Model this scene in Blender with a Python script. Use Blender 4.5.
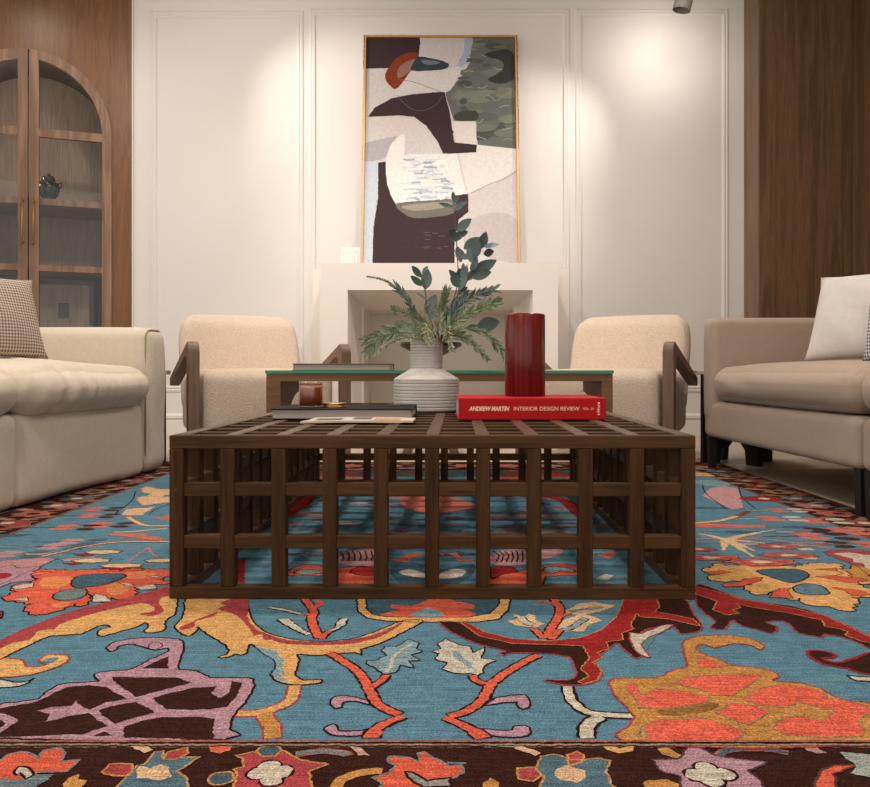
import bpy, bmesh, math, random
from mathutils import Vector, Matrix
from mathutils.geometry import delaunay_2d_cdt
from math import pi, sin, cos, radians as R

for o in list(bpy.data.objects): bpy.data.objects.remove(o)
COL = bpy.context.scene.collection
F, HX, HY, CH = 790.0, 440.0, 370.0, 0.46     # focal length in px, vanishing point, camera height

# ---------------------------------------------------------------- camera, world, lights
scn = bpy.context.scene
cam = bpy.data.cameras.new('camera'); camo = bpy.data.objects.new('camera', cam); COL.objects.link(camo)
camo.location = (0, 0, CH); camo.rotation_euler = (R(90), 0, 0)
cam.sensor_fit = 'HORIZONTAL'; cam.sensor_width = 36; cam.lens = F / 870 * 36
cam.shift_x = -5 / 870; cam.shift_y = -23.5 / 870; cam.clip_start = .05
scn.camera = camo
scn.view_settings.view_transform = 'Standard'; scn.view_settings.look = 'None'
scn.view_settings.gamma = 1; scn.view_settings.use_curve_mapping = False
scn.view_settings.exposure = 1.38
w = bpy.data.worlds.new('world'); scn.world = w; w.use_nodes = True
w.node_tree.nodes['Background'].inputs[0].default_value = (1.0, .95, .90, 1)
w.node_tree.nodes['Background'].inputs[1].default_value = .50

def spot(name, loc, tgt, power, size, blend=.6, rad=.05, col=(1, .91, .82)):
    l = bpy.data.lights.new(name, 'SPOT'); l.energy = power; l.spot_size = R(size); l.spot_blend = blend
    l.shadow_soft_size = rad; l.color = col
    o = bpy.data.objects.new(name, l); COL.objects.link(o); o.location = loc
    o.rotation_euler = (Vector(tgt) - Vector(loc)).to_track_quat('-Z', 'Y').to_euler()
    return o
# the two aimed picture spots and added unseen fill spots
spot('picture_spot', (1.50, 4.99, 2.70), (-.35, 5.6, 1.3), 27, 82, 1, .04)
spot('picture_spot', (-1.62, 4.9, 3.02), (.35, 5.6, 1.3), 27, 84, 1, .04)
spot('mantel_fill_spot', (0, 3.5, 3.15), (0, 4.9, .9), 50, 70, 1, .06)  # added unseen spot to brighten mantel and painting
spot('wall_fill_spot', (-1.2, 3.5, 3.15), (-1.35, 5.6, 1.5), 36, 110, 1, .08)  # added unseen fill for the left of the back wall
spot('wall_fill_spot', (1.2, 3.5, 3.15), (1.3, 5.6, 1.5), 36, 110, 1, .30)  # added unseen fill for the right of the back wall
spot('wall_fill_spot', (1.52, 5.08, 2.70), (1.54, 5.6, 2.62), 4, 120, 1, .03)  # extra glow on the wall below the ceiling spotlight head
for x, y, p in ((-1.15, 2.4, 62), (1.15, 2.4, 36), (-.9, .75, 44), (.9, .75, 44), (-1.0, 4.3, 34), (1.0, 4.3, 30), (-2.55, 4.66, 11)):  # added unseen room fill; the last follows the glint on the left oak
    spot('unseen_ceiling_spot', (x, y, 3.15), (x, y, 0), p, 165 if x < -2 else 125, .9, .06 if x < -2 else .09)

# ---------------------------------------------------------------- helpers
def P(px, py, D):
    return Vector(((px - HX) / F * D, D, CH - (py - HY) / F * D))
def tag(o, label=None, cat=None, group=None, kind=None):
    if label: o['label'] = label
    if cat: o['category'] = cat
    if group: o['group'] = group
    if kind: o['kind'] = kind
    return o
def thing(name, label, cat, loc=(0, 0, 0), rz=0, group=None):
    o = bpy.data.objects.new(name, None); COL.objects.link(o); o.empty_display_size = .05
    o.location = loc; o.rotation_euler = (0, 0, rz)
    return tag(o, label, cat, group)
def mesh_obj(name, verts, faces, m, parent=None, smooth=False, loc=None, rot=None):
    me = bpy.data.meshes.new(name); me.from_pydata([tuple(v) for v in verts], [], faces); me.validate(); me.update()
    if m: me.materials.append(m)
    if smooth:
        me.polygons.foreach_set('use_smooth', [True] * len(me.polygons))
    o = bpy.data.objects.new(name, me); COL.objects.link(o)
    if parent: o.parent = parent
    if loc: o.location = loc
    if rot: o.rotation_euler = rot
    return o
def bm_obj(name, bm, m, parent=None, smooth=False, loc=None, rot=None, autosmooth=None):
    me = bpy.data.meshes.new(name); bmesh.ops.recalc_face_normals(bm, faces=bm.faces[:]); bm.to_mesh(me); bm.free()
    if m: me.materials.append(m)
    if smooth: me.polygons.foreach_set('use_smooth', [True] * len(me.polygons))
    o = bpy.data.objects.new(name, me); COL.objects.link(o)
    if parent: o.parent = parent
    if loc: o.location = loc
    if rot: o.rotation_euler = rot
    return o
def bm_box(bm, x0, x1, y0, y1, z0, z1, bev=0.0, seg=1):
    t = bmesh.new()
    vs = [t.verts.new((x, y, z)) for x in (x0, x1) for y in (y0, y1) for z in (z0, z1)]
    for f in ((0, 1, 3, 2), (4, 6, 7, 5), (0, 4, 5, 1), (2, 3, 7, 6), (0, 2, 6, 4), (1, 5, 7, 3)):
        t.faces.new([vs[i] for i in f])
    if bev: bmesh.ops.bevel(t, geom=t.edges[:], offset=bev, segments=seg, profile=.5, affect='EDGES')
    me = bpy.data.meshes.new('t'); t.to_mesh(me); t.free(); bm.from_mesh(me); bpy.data.meshes.remove(me)
def box(name, x0, x1, y0, y1, z0, z1, m, parent=None, bev=0.0, seg=1, **k):
    bm = bmesh.new(); bm_box(bm, x0, x1, y0, y1, z0, z1, bev, seg); return bm_obj(name, bm, m, parent, **k)
def tube(bm, pts, rad, n=6, cap=True):
    pts = [Vector(p) for p in pts]; rings = []
    rr = rad if isinstance(rad, (list, tuple)) else [rad] * len(pts)
    up = None
    for i, p in enumerate(pts):
        d = (pts[min(i + 1, len(pts) - 1)] - pts[max(i - 1, 0)]).normalized()
        if up is None: up = d.orthogonal().normalized()
        up = (up - d * up.dot(d)).normalized(); s = d.cross(up)
        rings.append([bm.verts.new(p + (up * cos(2 * pi * k / n) + s * sin(2 * pi * k / n)) * rr[i]) for k in range(n)])
    for a, b in zip(rings, rings[1:]):
        for k in range(n): bm.faces.new((a[k], a[(k + 1) % n], b[(k + 1) % n], b[k]))
    if cap: bm.faces.new(rings[0][::-1]); bm.faces.new(rings[-1])
def lathe(bm, prof, c=(0, 0, 0), n=48, capb=True, capt=True):
    rings = [[bm.verts.new((c[0] + r * cos(2 * pi * k / n), c[1] + r * sin(2 * pi * k / n), c[2] + z)) for k in range(n)] for r, z in prof]
    for a, b in zip(rings, rings[1:]):
        for k in range(n): bm.faces.new((a[k], a[(k + 1) % n], b[(k + 1) % n], b[k]))
    if capb: bm.faces.new(rings[0][::-1])
    if capt: bm.faces.new(rings[-1])
def prism(bm, prof, a0, a1, axis='y'):
    """extrude a 2d profile along an axis; for 'y' profile=(x,z); for 'x' profile=(y,z); for 'z' profile=(x,y)"""
    def mk(u, v, a): return {'y': (u, a, v), 'x': (a, u, v), 'z': (u, v, a)}[axis]
    A = [bm.verts.new(mk(u, v, a0)) for u, v in prof]; B = [bm.verts.new(mk(u, v, a1)) for u, v in prof]
    n = len(prof); bm.faces.new(A[::-1]); bm.faces.new(B)
    for i in range(n): bm.faces.new((A[i], A[(i + 1) % n], B[(i + 1) % n], B[i]))
def soft(name, c, size, r, m, parent=None, puff=(0, 0, 0), seg=14, disp=None, rot=None, loc=None, cs=5):
    """rounded, puffed upholstery block"""
    hx, hy, hz = [s / 2 for s in size]; H = (hx, hy, hz)
    def line(h):
        inner = h - r; L = []
        for k in range(cs): L.append(-h + r * (1 - cos(pi / 2 * k / cs)) * .999)
        n = max(2, seg)
        for k in range(n + 1): L.append(-inner + 2 * inner * k / n)
        for k in range(cs - 1, -1, -1): L.append(h - r * (1 - cos(pi / 2 * k / cs)) * .999)
        return L
    LS = [line(h) for h in H]; vd = {}; verts = []; faces = []
    def vid(p):
        key = tuple(round(q, 6) for q in p)
        if key in vd: return vd[key]
        inn = [max(-(H[i] - r), min(H[i] - r, p[i])) for i in range(3)]
        d = Vector([p[i] - inn[i] for i in range(3)]); nrm = d.normalized()
        q = Vector(inn) + nrm * r
        t = [p[i] / H[i] for i in range(3)]
        g = [max(0, 1 - abs(ti) ** 2.2) for ti in t]
        q.x += math.copysign(1, t[0]) * puff[0] * g[1] * g[2] * abs(t[0])
        q.y += math.copysign(1, t[1]) * puff[1] * g[0] * g[2] * abs(t[1])
        q.z += math.copysign(1, t[2]) * puff[2] * g[0] * g[1] * abs(t[2])
        if disp: q = disp(q, nrm, t)
        vd[key] = len(verts); verts.append(q + Vector(c)); return vd[key]
    for ax in range(3):
        u, v = [(1, 2), (0, 2), (0, 1)][ax]
        for sgn in (-1, 1):
            for i in range(len(LS[u]) - 1):
                for j in range(len(LS[v]) - 1):
                    q = []
                    for a, b in ((i, j), (i + 1, j), (i + 1, j + 1), (i, j + 1)):
                        p = [0, 0, 0]; p[ax] = sgn * H[ax]; p[u] = LS[u][a]; p[v] = LS[v][b]; q.append(vid(p))
                    if len(set(q)) == 4: faces.append(q if (sgn > 0) != (ax == 1) else q[::-1])
    o = mesh_obj(name, verts, faces, m, parent, True, loc, rot)
    return o

# ---------------------------------------------------------------- materials
def s2l(c):
    return tuple(((v / 255) / 12.92 if v / 255 <= .04045 else ((v / 255 + .055) / 1.055) ** 2.4) for v in c)
def newmat(name):
    m = bpy.data.materials.new(name); m.use_nodes = True
    nt = m.node_tree; return m, nt, nt.nodes['Principled BSDF']
def N(nt, t, **k):
    n = nt.nodes.new(t)
    for a, b in k.items(): setattr(n, a, b)
    return n
def plain(name, c, rough=.6, metal=0, spec=.5, noise=0, nscale=60, bump=0, bscale=400, coat=0):
    m, nt, b = newmat(name); c = s2l(c)
    b.inputs['Base Color'].default_value = (*c, 1); b.inputs['Roughness'].default_value = rough
    b.inputs['Metallic'].default_value = metal; b.inputs['Specular IOR Level'].default_value = spec
    b.inputs['Coat Weight'].default_value = coat
    tc = N(nt, 'ShaderNodeTexCoord')
    if noise:
        n = N(nt, 'ShaderNodeTexNoise'); n.inputs['Scale'].default_value = nscale; n.inputs['Detail'].default_value = 4
        r = N(nt, 'ShaderNodeMapRange'); r.inputs[1].default_value = .3; r.inputs[2].default_value = .7
        r.inputs[3].default_value = 1 - noise; r.inputs[4].default_value = 1 + noise
        mx = N(nt, 'ShaderNodeVectorMath', operation='SCALE'); mx.inputs[0].default_value = c
        nt.links.new(tc.outputs['Object'], n.inputs['Vector']); nt.links.new(n.outputs['Fac'], r.inputs[0])
        nt.links.new(r.outputs[0], mx.inputs['Scale']); nt.links.new(mx.outputs[0], b.inputs['Base Color'])
    if bump:
        n2 = N(nt, 'ShaderNodeTexNoise'); n2.inputs['Scale'].default_value = bscale; n2.inputs['Detail'].default_value = 3
        bp = N(nt, 'ShaderNodeBump'); bp.inputs['Strength'].default_value = bump; bp.inputs['Distance'].default_value = .004
        nt.links.new(tc.outputs['Object'], n2.inputs['Vector']); nt.links.new(n2.outputs['Fac'], bp.inputs['Height'])
        nt.links.new(bp.outputs[0], b.inputs['Normal'])
    return m
def wood(name, dark, light, axis='z', scale=6, rough=.5, cathedral=.5, spec=.4):
    m, nt, b = newmat(name)
    tc = N(nt, 'ShaderNodeTexCoord'); mp = N(nt, 'ShaderNodeMapping')
    s = {'x': (.06, 1, 1), 'y': (1, .06, 1), 'z': (1, 1, .06)}[axis]
    mp.inputs['Scale'].default_value = [q * scale for q in s]
    n1 = N(nt, 'ShaderNodeTexNoise'); n1.inputs['Scale'].default_value = 12; n1.inputs['Detail'].default_value = 6; n1.inputs['Roughness'].default_value = .65
    n0 = N(nt, 'ShaderNodeTexNoise'); n0.inputs['Scale'].default_value = .9; n0.inputs['Detail'].default_value = 2; n0.inputs['Distortion'].default_value = .6
    wv = N(nt, 'ShaderNodeMath', operation='MULTIPLY'); wv.inputs[1].default_value = 26
    sn = N(nt, 'ShaderNodeMath', operation='SINE')
    mixf = N(nt, 'ShaderNodeMix'); mixf.inputs[0].default_value = cathedral * .5
    mr = N(nt, 'ShaderNodeMapRange'); mr.inputs[1].default_value = -1; mr.inputs[2].default_value = 1
    cr = N(nt, 'ShaderNodeValToRGB'); cr.color_ramp.elements[0].position = .3; cr.color_ramp.elements[1].position = .72
    cr.color_ramp.elements[0].color = (*s2l(dark), 1); cr.color_ramp.elements[1].color = (*s2l(light), 1)
    L = nt.links.new
    L(tc.outputs['Object'], mp.inputs['Vector']); L(mp.outputs[0], n1.inputs['Vector']); L(mp.outputs[0], n0.inputs['Vector'])
    L(n0.outputs['Fac'], wv.inputs[0]); L(wv.outputs[0], sn.inputs[0]); L(sn.outputs[0], mr.inputs[0])
    L(n1.outputs['Fac'], mixf.inputs[2]); L(mr.outputs[0], mixf.inputs[3]); L(mixf.outputs[0], cr.inputs[0])
    L(cr.outputs[0], b.inputs['Base Color']); b.inputs['Roughness'].default_value = rough; b.inputs['Specular IOR Level'].default_value = spec
    bp = N(nt, 'ShaderNodeBump'); bp.inputs['Strength'].default_value = .12; bp.inputs['Distance'].default_value = .002
    L(mixf.outputs[0], bp.inputs['Height']); L(bp.outputs[0], b.inputs['Normal'])
    return m
def fabric(name, c, weave=700, bump=.35, mott=.07, rough=.95, nscale=18):
    m, nt, b = newmat(name); c = s2l(c); L = nt.links.new
    tc = N(nt, 'ShaderNodeTexCoord')
    n = N(nt, 'ShaderNodeTexNoise'); n.inputs['Scale'].default_value = nscale; n.inputs['Detail'].default_value = 8; n.inputs['Roughness'].default_value = .75
    r = N(nt, 'ShaderNodeMapRange'); r.inputs[1].default_value = .3; r.inputs[2].default_value = .7; r.inputs[3].default_value = 1 - mott; r.inputs[4].default_value = 1 + mott
    f = N(nt, 'ShaderNodeTexNoise'); f.inputs['Scale'].default_value = weave; f.inputs['Detail'].default_value = 2
    r2 = N(nt, 'ShaderNodeMapRange'); r2.inputs[1].default_value = .3; r2.inputs[2].default_value = .7; r2.inputs[3].default_value = .9; r2.inputs[4].default_value = 1.1
    ml = N(nt, 'ShaderNodeMath', operation='MULTIPLY')
    mx = N(nt, 'ShaderNodeVectorMath', operation='SCALE'); mx.inputs[0].default_value = c
    bp = N(nt, 'ShaderNodeBump'); bp.inputs['Strength'].default_value = bump; bp.inputs['Distance'].default_value = .004
    L(tc.outputs['Object'], n.inputs['Vector']); L(tc.outputs['Object'], f.inputs['Vector'])
    L(n.outputs['Fac'], r.inputs[0]); L(f.outputs['Fac'], r2.inputs[0]); L(r.outputs[0], ml.inputs[0]); L(r2.outputs[0], ml.inputs[1])
    L(ml.outputs[0], mx.inputs['Scale']); L(mx.outputs[0], b.inputs['Base Color'])
    L(f.outputs['Fac'], bp.inputs['Height']); L(bp.outputs[0], b.inputs['Normal'])
    b.inputs['Roughness'].default_value = rough; b.inputs['Specular IOR Level'].default_value = .15
    b.inputs['Sheen Weight'].default_value = .15
    return m
def glass(name, c=(1, 1, 1), rough=0, alpha=.25):
    """thin pane: a mix of clear pass-through and mirror gloss"""
    m, nt, b = newmat(name); L = nt.links.new
    out = nt.nodes['Material Output']
    tr = N(nt, 'ShaderNodeBsdfTransparent'); tr.inputs[0].default_value = (*c, 1)
    gl = N(nt, 'ShaderNodeBsdfGlossy'); gl.inputs['Roughness'].default_value = rough
    lw = N(nt, 'ShaderNodeLayerWeight'); lw.inputs[0].default_value = .5; pw = N(nt, 'ShaderNodeMath', operation='POWER'); pw.inputs[1].default_value = 4
    fr = N(nt, 'ShaderNodeMath', operation='MULTIPLY_ADD'); fr.inputs[1].default_value = .6; fr.inputs[2].default_value = .05
    L(lw.outputs['Facing'], pw.inputs[0]); L(pw.outputs[0], fr.inputs[0])
    mx = N(nt, 'ShaderNodeMixShader')
    L(fr.outputs[0], mx.inputs[0]); L(tr.outputs[0], mx.inputs[1]); L(gl.outputs[0], mx.inputs[2]); L(mx.outputs[0], out.inputs[0])
    return m
def vcol_mat(name, rough=.9, streak=.12, bump=.3, sheen=.2, sc=(14, 260, 1)):
    m, nt, b = newmat(name); L = nt.links.new
    at = N(nt, 'ShaderNodeAttribute'); at.attribute_name = 'Col'
    tc = N(nt, 'ShaderNodeTexCoord'); mp = N(nt, 'ShaderNodeMapping'); mp.inputs['Scale'].default_value = sc
    n = N(nt, 'ShaderNodeTexNoise'); n.inputs['Scale'].default_value = 1; n.inputs['Detail'].default_value = 4; n.inputs['Roughness'].default_value = .7
    n2 = N(nt, 'ShaderNodeTexNoise'); n2.inputs['Scale'].default_value = 420; n2.inputs['Detail'].default_value = 2
    r = N(nt, 'ShaderNodeMapRange'); r.inputs[1].default_value = .36; r.inputs[2].default_value = .64; r.inputs[3].default_value = 1 - streak; r.inputs[4].default_value = 1 + streak
    r2 = N(nt, 'ShaderNodeMapRange'); r2.inputs[1].default_value = .36; r2.inputs[2].default_value = .64; r2.inputs[3].default_value = 1 - streak * 1.4; r2.inputs[4].default_value = 1 + streak * 1.4
    ml = N(nt, 'ShaderNodeMath', operation='MULTIPLY'); mx = N(nt, 'ShaderNodeVectorMath', operation='SCALE')
    bp = N(nt, 'ShaderNodeBump'); bp.inputs['Strength'].default_value = bump; bp.inputs['Distance'].default_value = .003
    L(tc.outputs['Object'], mp.inputs[0]); L(mp.outputs[0], n.inputs['Vector']); L(tc.outputs['Object'], n2.inputs['Vector'])
    L(n.outputs['Fac'], r.inputs[0]); L(n2.outputs['Fac'], r2.inputs[0]); L(r.outputs[0], ml.inputs[0]); L(r2.outputs[0], ml.inputs[1])
    L(at.outputs['Color'], mx.inputs[0]); L(ml.outputs[0], mx.inputs['Scale']); L(mx.outputs[0], b.inputs['Base Color'])
    n3 = N(nt, 'ShaderNodeTexNoise'); n3.inputs['Scale'].default_value = 55; n3.inputs['Detail'].default_value = 5; n3.inputs['Roughness'].default_value = .8
    r3 = N(nt, 'ShaderNodeMapRange'); r3.inputs[1].default_value = .36; r3.inputs[2].default_value = .64; r3.inputs[3].default_value = 1 - streak * .6; r3.inputs[4].default_value = 1 + streak * .6
    m3 = N(nt, 'ShaderNodeMath', operation='MULTIPLY'); L(tc.outputs['Object'], n3.inputs['Vector']); L(n3.outputs['Fac'], r3.inputs[0]); L(ml.outputs[0], m3.inputs[0]); L(r3.outputs[0], m3.inputs[1]); L(m3.outputs[0], mx.inputs['Scale'])
    L(n2.outputs['Fac'], bp.inputs['Height']); L(bp.outputs[0], b.inputs['Normal'])
    b.inputs['Roughness'].default_value = rough; b.inputs['Specular IOR Level'].default_value = .04; b.inputs['Sheen Weight'].default_value = 0
    return m
def check_mat(name, c1, c2, scale):
    """small woven houndstooth check"""
    m, nt, b = newmat(name); L = nt.links.new
    tc = N(nt, 'ShaderNodeTexCoord'); sp = N(nt, 'ShaderNodeSeparateXYZ'); L(tc.outputs['Object'], sp.inputs[0])
    def stripe(out):
        a = N(nt, 'ShaderNodeMath', operation='MULTIPLY'); a.inputs[1].default_value = scale; L(out, a.inputs[0])
        s = N(nt, 'ShaderNodeMath', operation='SINE'); L(a.outputs[0], s.inputs[0]); return s.outputs[0]
    ad = N(nt, 'ShaderNodeMath', operation='MULTIPLY_ADD')
    L(stripe(sp.outputs[0]), ad.inputs[0]); ad.inputs[1].default_value = .5
    sb = N(nt, 'ShaderNodeMath', operation='MULTIPLY'); L(stripe(sp.outputs[2]), sb.inputs[0]); sb.inputs[1].default_value = .5
    L(sb.outputs[0], ad.inputs[2])
    cr = N(nt, 'ShaderNodeValToRGB'); mr = N(nt, 'ShaderNodeMapRange'); mr.inputs[1].default_value = -1; mr.inputs[2].default_value = 1
    L(ad.outputs[0], mr.inputs[0]); L(mr.outputs[0], cr.inputs[0])
    cr.color_ramp.elements[0].position = .42; cr.color_ramp.elements[1].position = .56
    cr.color_ramp.elements[0].color = (*s2l(c1), 1); cr.color_ramp.elements[1].color = (*s2l(c2), 1)
    L(cr.outputs[0], b.inputs['Base Color']); b.inputs['Roughness'].default_value = .95
    b.inputs['Specular IOR Level'].default_value = .1
    return m

M = {}
M['wall'] = plain('white_wall_paint', (217, 212, 208), .75, spec=.3, bump=.05, bscale=250)
M['plaster'] = plain('cream_plaster', (226, 219, 210), .7, spec=.3, bump=.06, bscale=180)
M['ceiling'] = plain('ceiling_paint', (215, 210, 203), .9)
M['tile'] = plain('beige_floor_tile', (184, 170, 150), .42, noise=.04, nscale=3)
M['panelwood_l'] = wood('oak_panelling_warm', (96, 63, 36), (130, 90, 55), 'z', 12, .40, .25)
M['panelwood_r'] = wood('oak_panelling_dark', (80, 57, 35), (118, 88, 58), 'z', 9, .5, .45)
M['jamb'] = wood('oak_edge', (105, 84, 66), (138, 114, 92), 'z', 5, .6, .3)
M['doorwood'] = wood('oak_door_frame', (112, 84, 64), (148, 115, 90), 'z', 9, .5, .6)
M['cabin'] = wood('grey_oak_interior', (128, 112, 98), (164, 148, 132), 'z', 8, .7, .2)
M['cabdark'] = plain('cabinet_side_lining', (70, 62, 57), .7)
M['walnut_x'] = wood('walnut_grain_across', (46, 29, 13), (84, 55, 27), 'x', 14, .6, .35, .15)
M['walnut_y'] = wood('walnut_grain_lengthwise', (50, 32, 16), (88, 59, 31), 'y', 14, .45, .35, .4)
M['walnut_z'] = wood('walnut_grain_upright', (43, 27, 12), (78, 51, 25), 'z', 14, .6, .35, .12)
M['tablewood'] = wood('brown_veneer', (92, 60, 30), (126, 86, 48), 'x', 10, .5, .3)
M['chairwood'] = wood('taupe_ash', (98, 76, 60), (128, 102, 82), 'z', 12, .45, .3)
M['boucle'] = fabric('cream_boucle', (206, 186, 166), 170, 1.6, .10, .95, 90)
M['sofa_l'] = fabric('cream_chenille', (208, 194, 176), 500, .35, .06, .95, 40)
M['sofa_r'] = fabric('taupe_chenille', (164, 145, 128), 500, .35, .05, .9, 25)
M['piping'] = fabric('cream_piping', (168, 148, 126), 500, .3, .05)
M['pillow_w'] = fabric('white_linen', (214, 206, 200), 420, .5, .06)
M['hound_l'] = check_mat('houndstooth_taupe', (120, 103, 92), (196, 181, 166), 560)
M['hound_r'] = check_mat('houndstooth_grey', (110, 110, 122), (205, 202, 205), 520)
M['black'] = plain('black_lacquer', (17, 15, 15), .35)
M['blackwood'] = plain('black_stained_wood', (20, 17, 16), .5)
M['marble'] = plain('beige_marble', (190, 178, 164), .3, noise=.08, nscale=12)
M['brass'] = plain('aged_brass', (176, 138, 84), .3, metal=1)
M['goldframe'] = plain('thin_gold_frame', (196, 146, 82), .4, metal=.4)
M['ceramic'] = plain('ribbed_ceramic', (178, 171, 165), .6, noise=.05, nscale=20, bump=.05, bscale=120)
M['greenglaze'] = plain('dark_green_glaze', (34, 46, 42), .2)
M['lampgrey'] = plain('grey_lamp_metal', (150, 144, 140), .5)
M['glass'] = glass('clear_glass', (.90, .89, .88), .03)
M['glassedge'] = plain('green_glass_edge', (22, 118, 84), .15)
M['greenglass'] = glass('green_tinted_glass', (.72, .90, .80), .02)
M['jarglass'] = glass('jar_glass', (.93, .90, .88), .02)
M['wax'] = plain('amber_wax', (128, 56, 10), .3, noise=.12, nscale=30)
M['redbook'] = plain('red_book_cloth', (170, 12, 16), .65, spec=.2, noise=.03)
M['redtop'] = plain('red_book_cover', (170, 60, 52), .3)
M['letter'] = plain('cream_lettering', (236, 205, 180), .5)
M['page'] = plain('book_pages', (160, 147, 138), .8, noise=.05, nscale=300)
M['bookblack'] = plain('black_book_cover', (20, 18, 20), .75, spec=.15)
M['bookgrey'] = plain('grey_brown_book_cover', (92, 74, 66), .5)
M['magazine'] = plain('magazine_paper', (198, 178, 160), .5)
M['ink'] = plain('dark_print', (78, 66, 62), .6)
M['inkwarm'] = plain('tan_print', (176, 128, 92), .6)
M['leaf'] = plain('eucalyptus_leaf', (70, 90, 82), .5, noise=.25, nscale=25)
M['leafblue'] = plain('pale_blue_leaf', (98, 118, 122), .5, noise=.15, nscale=25)
M['fern'] = plain('fern_leaf', (104, 120, 86), .6, noise=.3, nscale=30)
M['fernpale'] = plain('pale_fern_leaf', (142, 146, 114), .7, noise=.2, nscale=30)
M['stem'] = plain('brown_stem', (84, 70, 50), .7)
M['rug'] = vcol_mat('knotted_wool', .95, .28, .8, .15)
M['paint'] = vcol_mat('painted_canvas', .6, .06, .1, 0, (40, 1, 40))
m, nt, b = newmat('red_lacquered_wood'); M['redwood'] = m
tc = N(nt, 'ShaderNodeTexCoord'); mp = N(nt, 'ShaderNodeMapping'); mp.inputs['Scale'].default_value = (75, 75, 1.0)
n = N(nt, 'ShaderNodeTexNoise'); n.inputs['Scale'].default_value = 1.6; n.inputs['Detail'].default_value = 3
cr = N(nt, 'ShaderNodeValToRGB')
for e, (p, c) in zip([cr.color_ramp.elements[0], cr.color_ramp.elements[1], cr.color_ramp.elements.new(.66)], ((.3, (76, 13, 11)), (.64, (80, 15, 13)), (.70, (104, 34, 27)))):
    e.position = p; e.color = (*s2l(c), 1)
nt.links.new(tc.outputs['Object'], mp.inputs[0]); nt.links.new(mp.outputs[0], n.inputs['Vector']); nt.links.new(n.outputs['Fac'], cr.inputs[0])
nt.links.new(cr.outputs[0], b.inputs['Base Color']); b.inputs['Roughness'].default_value = .2; b.inputs['Specular IOR Level'].default_value = .3

# ---------------------------------------------------------------- room shell
WD = 5.6; XL, XR = -2.176, 2.155; CZ = 3.2
def struct(o): o['kind'] = 'structure'; return o
struct(box('floor', -4.2, 3.1, -1.5, WD + .1, -.1, 0, M['tile']))
struct(box('ceiling', -4.2, 3.1, -1.5, WD + .1, CZ, CZ + .1, M['ceiling']))
struct(box('wall_back', XL, XR + .05, WD, WD + .1, 0, CZ, M['wall']))
def profile_frame(name, x0, x1, z0, z1, y):
    """raised picture-frame moulding on the back wall, mitred"""
    prof = [(0, 0), (.006, .006), (.016, .009), (.026, .006), (.034, .010), (.044, .008), (.052, 0)]
    bm = bmesh.new(); rings = []
    for i, (sx, sz) in enumerate(((-1, -1), (1, -1), (1, 1), (-1, 1))):
        cx = x1 if sx > 0 else x0; cz = z1 if sz > 0 else z0
        rings.append([bm.verts.new((cx - sx * a, y - h, cz - sz * a)) for a, h in prof])
    for i in range(4):
        a, b_ = rings[i], rings[(i + 1) % 4]
        for k in range(len(prof) - 1): bm.faces.new((a[k], a[k + 1], b_[k + 1], b_[k]))
        
    return struct(bm_obj(name, bm, M['wall'], smooth=False))
def wx(px): return (px - HX) / F * WD
profile_frame('trim_1', wx(150), wx(304), .30, 3.005, WD)
profile_frame('trim_2', wx(309), wx(570), .30, 3.02, WD)
profile_frame('trim_3', wx(575), wx(729), .30, 3.02, WD)
bm = bmesh.new()
prism(bm, [(WD, 0), (WD - .018, 0), (WD - .018, .10), (WD - .012, .112), (WD - .024, .12), (WD - .024, .138), (WD - .010, .15), (WD, .15)], XL, XR, 'x')
struct(bm_obj('baseboard_back', bm, M['wall']))
# right oak wall: projecting panel, its light edge, and the return towards the camera
YR = 5.36
struct(box('trim_4', XR, XR + .012, YR, WD, 0, CZ, M['jamb']))
struct(box('wall_right', XR + .012, 3.1, YR, WD + .1, 0, CZ, M['panelwood_r']))
struct(box('trim_5', 2.80, 2.83, -1.5, YR, 0, CZ, M['panelwood_r']))
struct(box('trim_6', 2.83, 3.1, -1.5, YR, 0, CZ, M['panelwood_r']))
# left oak wall, turned 20 degrees towards the room, with an arched opening
ang = R(20); UL = Vector((-cos(ang), -sin(ang), 0)); NL = Vector((sin(ang), -cos(ang), 0)); OL = Vector((XL, WD, 0))
AT, AR, AZ, AH = .662, .522, 2.097, .545   # arch centre along the wall, half width, spring height, rise
def LW(t, n, z): return OL + UL * t + NL * n + Vector((0, 0, z))
def archz(t, r=AR, h=AH): return AZ + h * math.sqrt(max(0, 1 - ((t - AT) / r) ** 2))
verts = []; faces = []
def quad(a, b_, c, d):
    i = len(verts); verts.extend([a, b_, c, d]); faces.append((i, i + 1, i + 2, i + 3))
z0c = .10
quad(LW(0, 0, 0), LW(AT - AR, 0, 0), LW(AT - AR, 0, CZ), LW(0, 0, CZ))
quad(LW(AT + AR, 0, 0), LW(2.6, 0, 0), LW(2.6, 0, CZ), LW(AT + AR, 0, CZ))
quad(LW(AT - AR, 0, 0), LW(AT + AR, 0, 0), LW(AT + AR, 0, z0c), LW(AT - AR, 0, z0c))
NA = 48; ts = [AT - AR * cos(pi * k / NA) for k in range(NA + 1)]
for a, b_ in zip(ts, ts[1:]):
    quad(LW(a, 0, archz(a)), LW(b_, 0, archz(b_)), LW(b_, 0, CZ), LW(a, 0, CZ))
    quad(LW(a, 0, archz(a)), LW(b_, 0, archz(b_)), LW(b_, -.02, archz(b_)), LW(a, -.02, archz(a)))
for tt in (AT - AR, AT + AR): quad(LW(tt, 0, 0), LW(tt, 0, AZ), LW(tt, -.02, AZ), LW(tt, -.02, 0))
quad(LW(0, 0, 0), LW(0, 0, CZ), LW(0, -.5, CZ), LW(0, -.5, 0))
struct(mesh_obj('wall_left', verts, faces, M['panelwood_l']))
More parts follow.
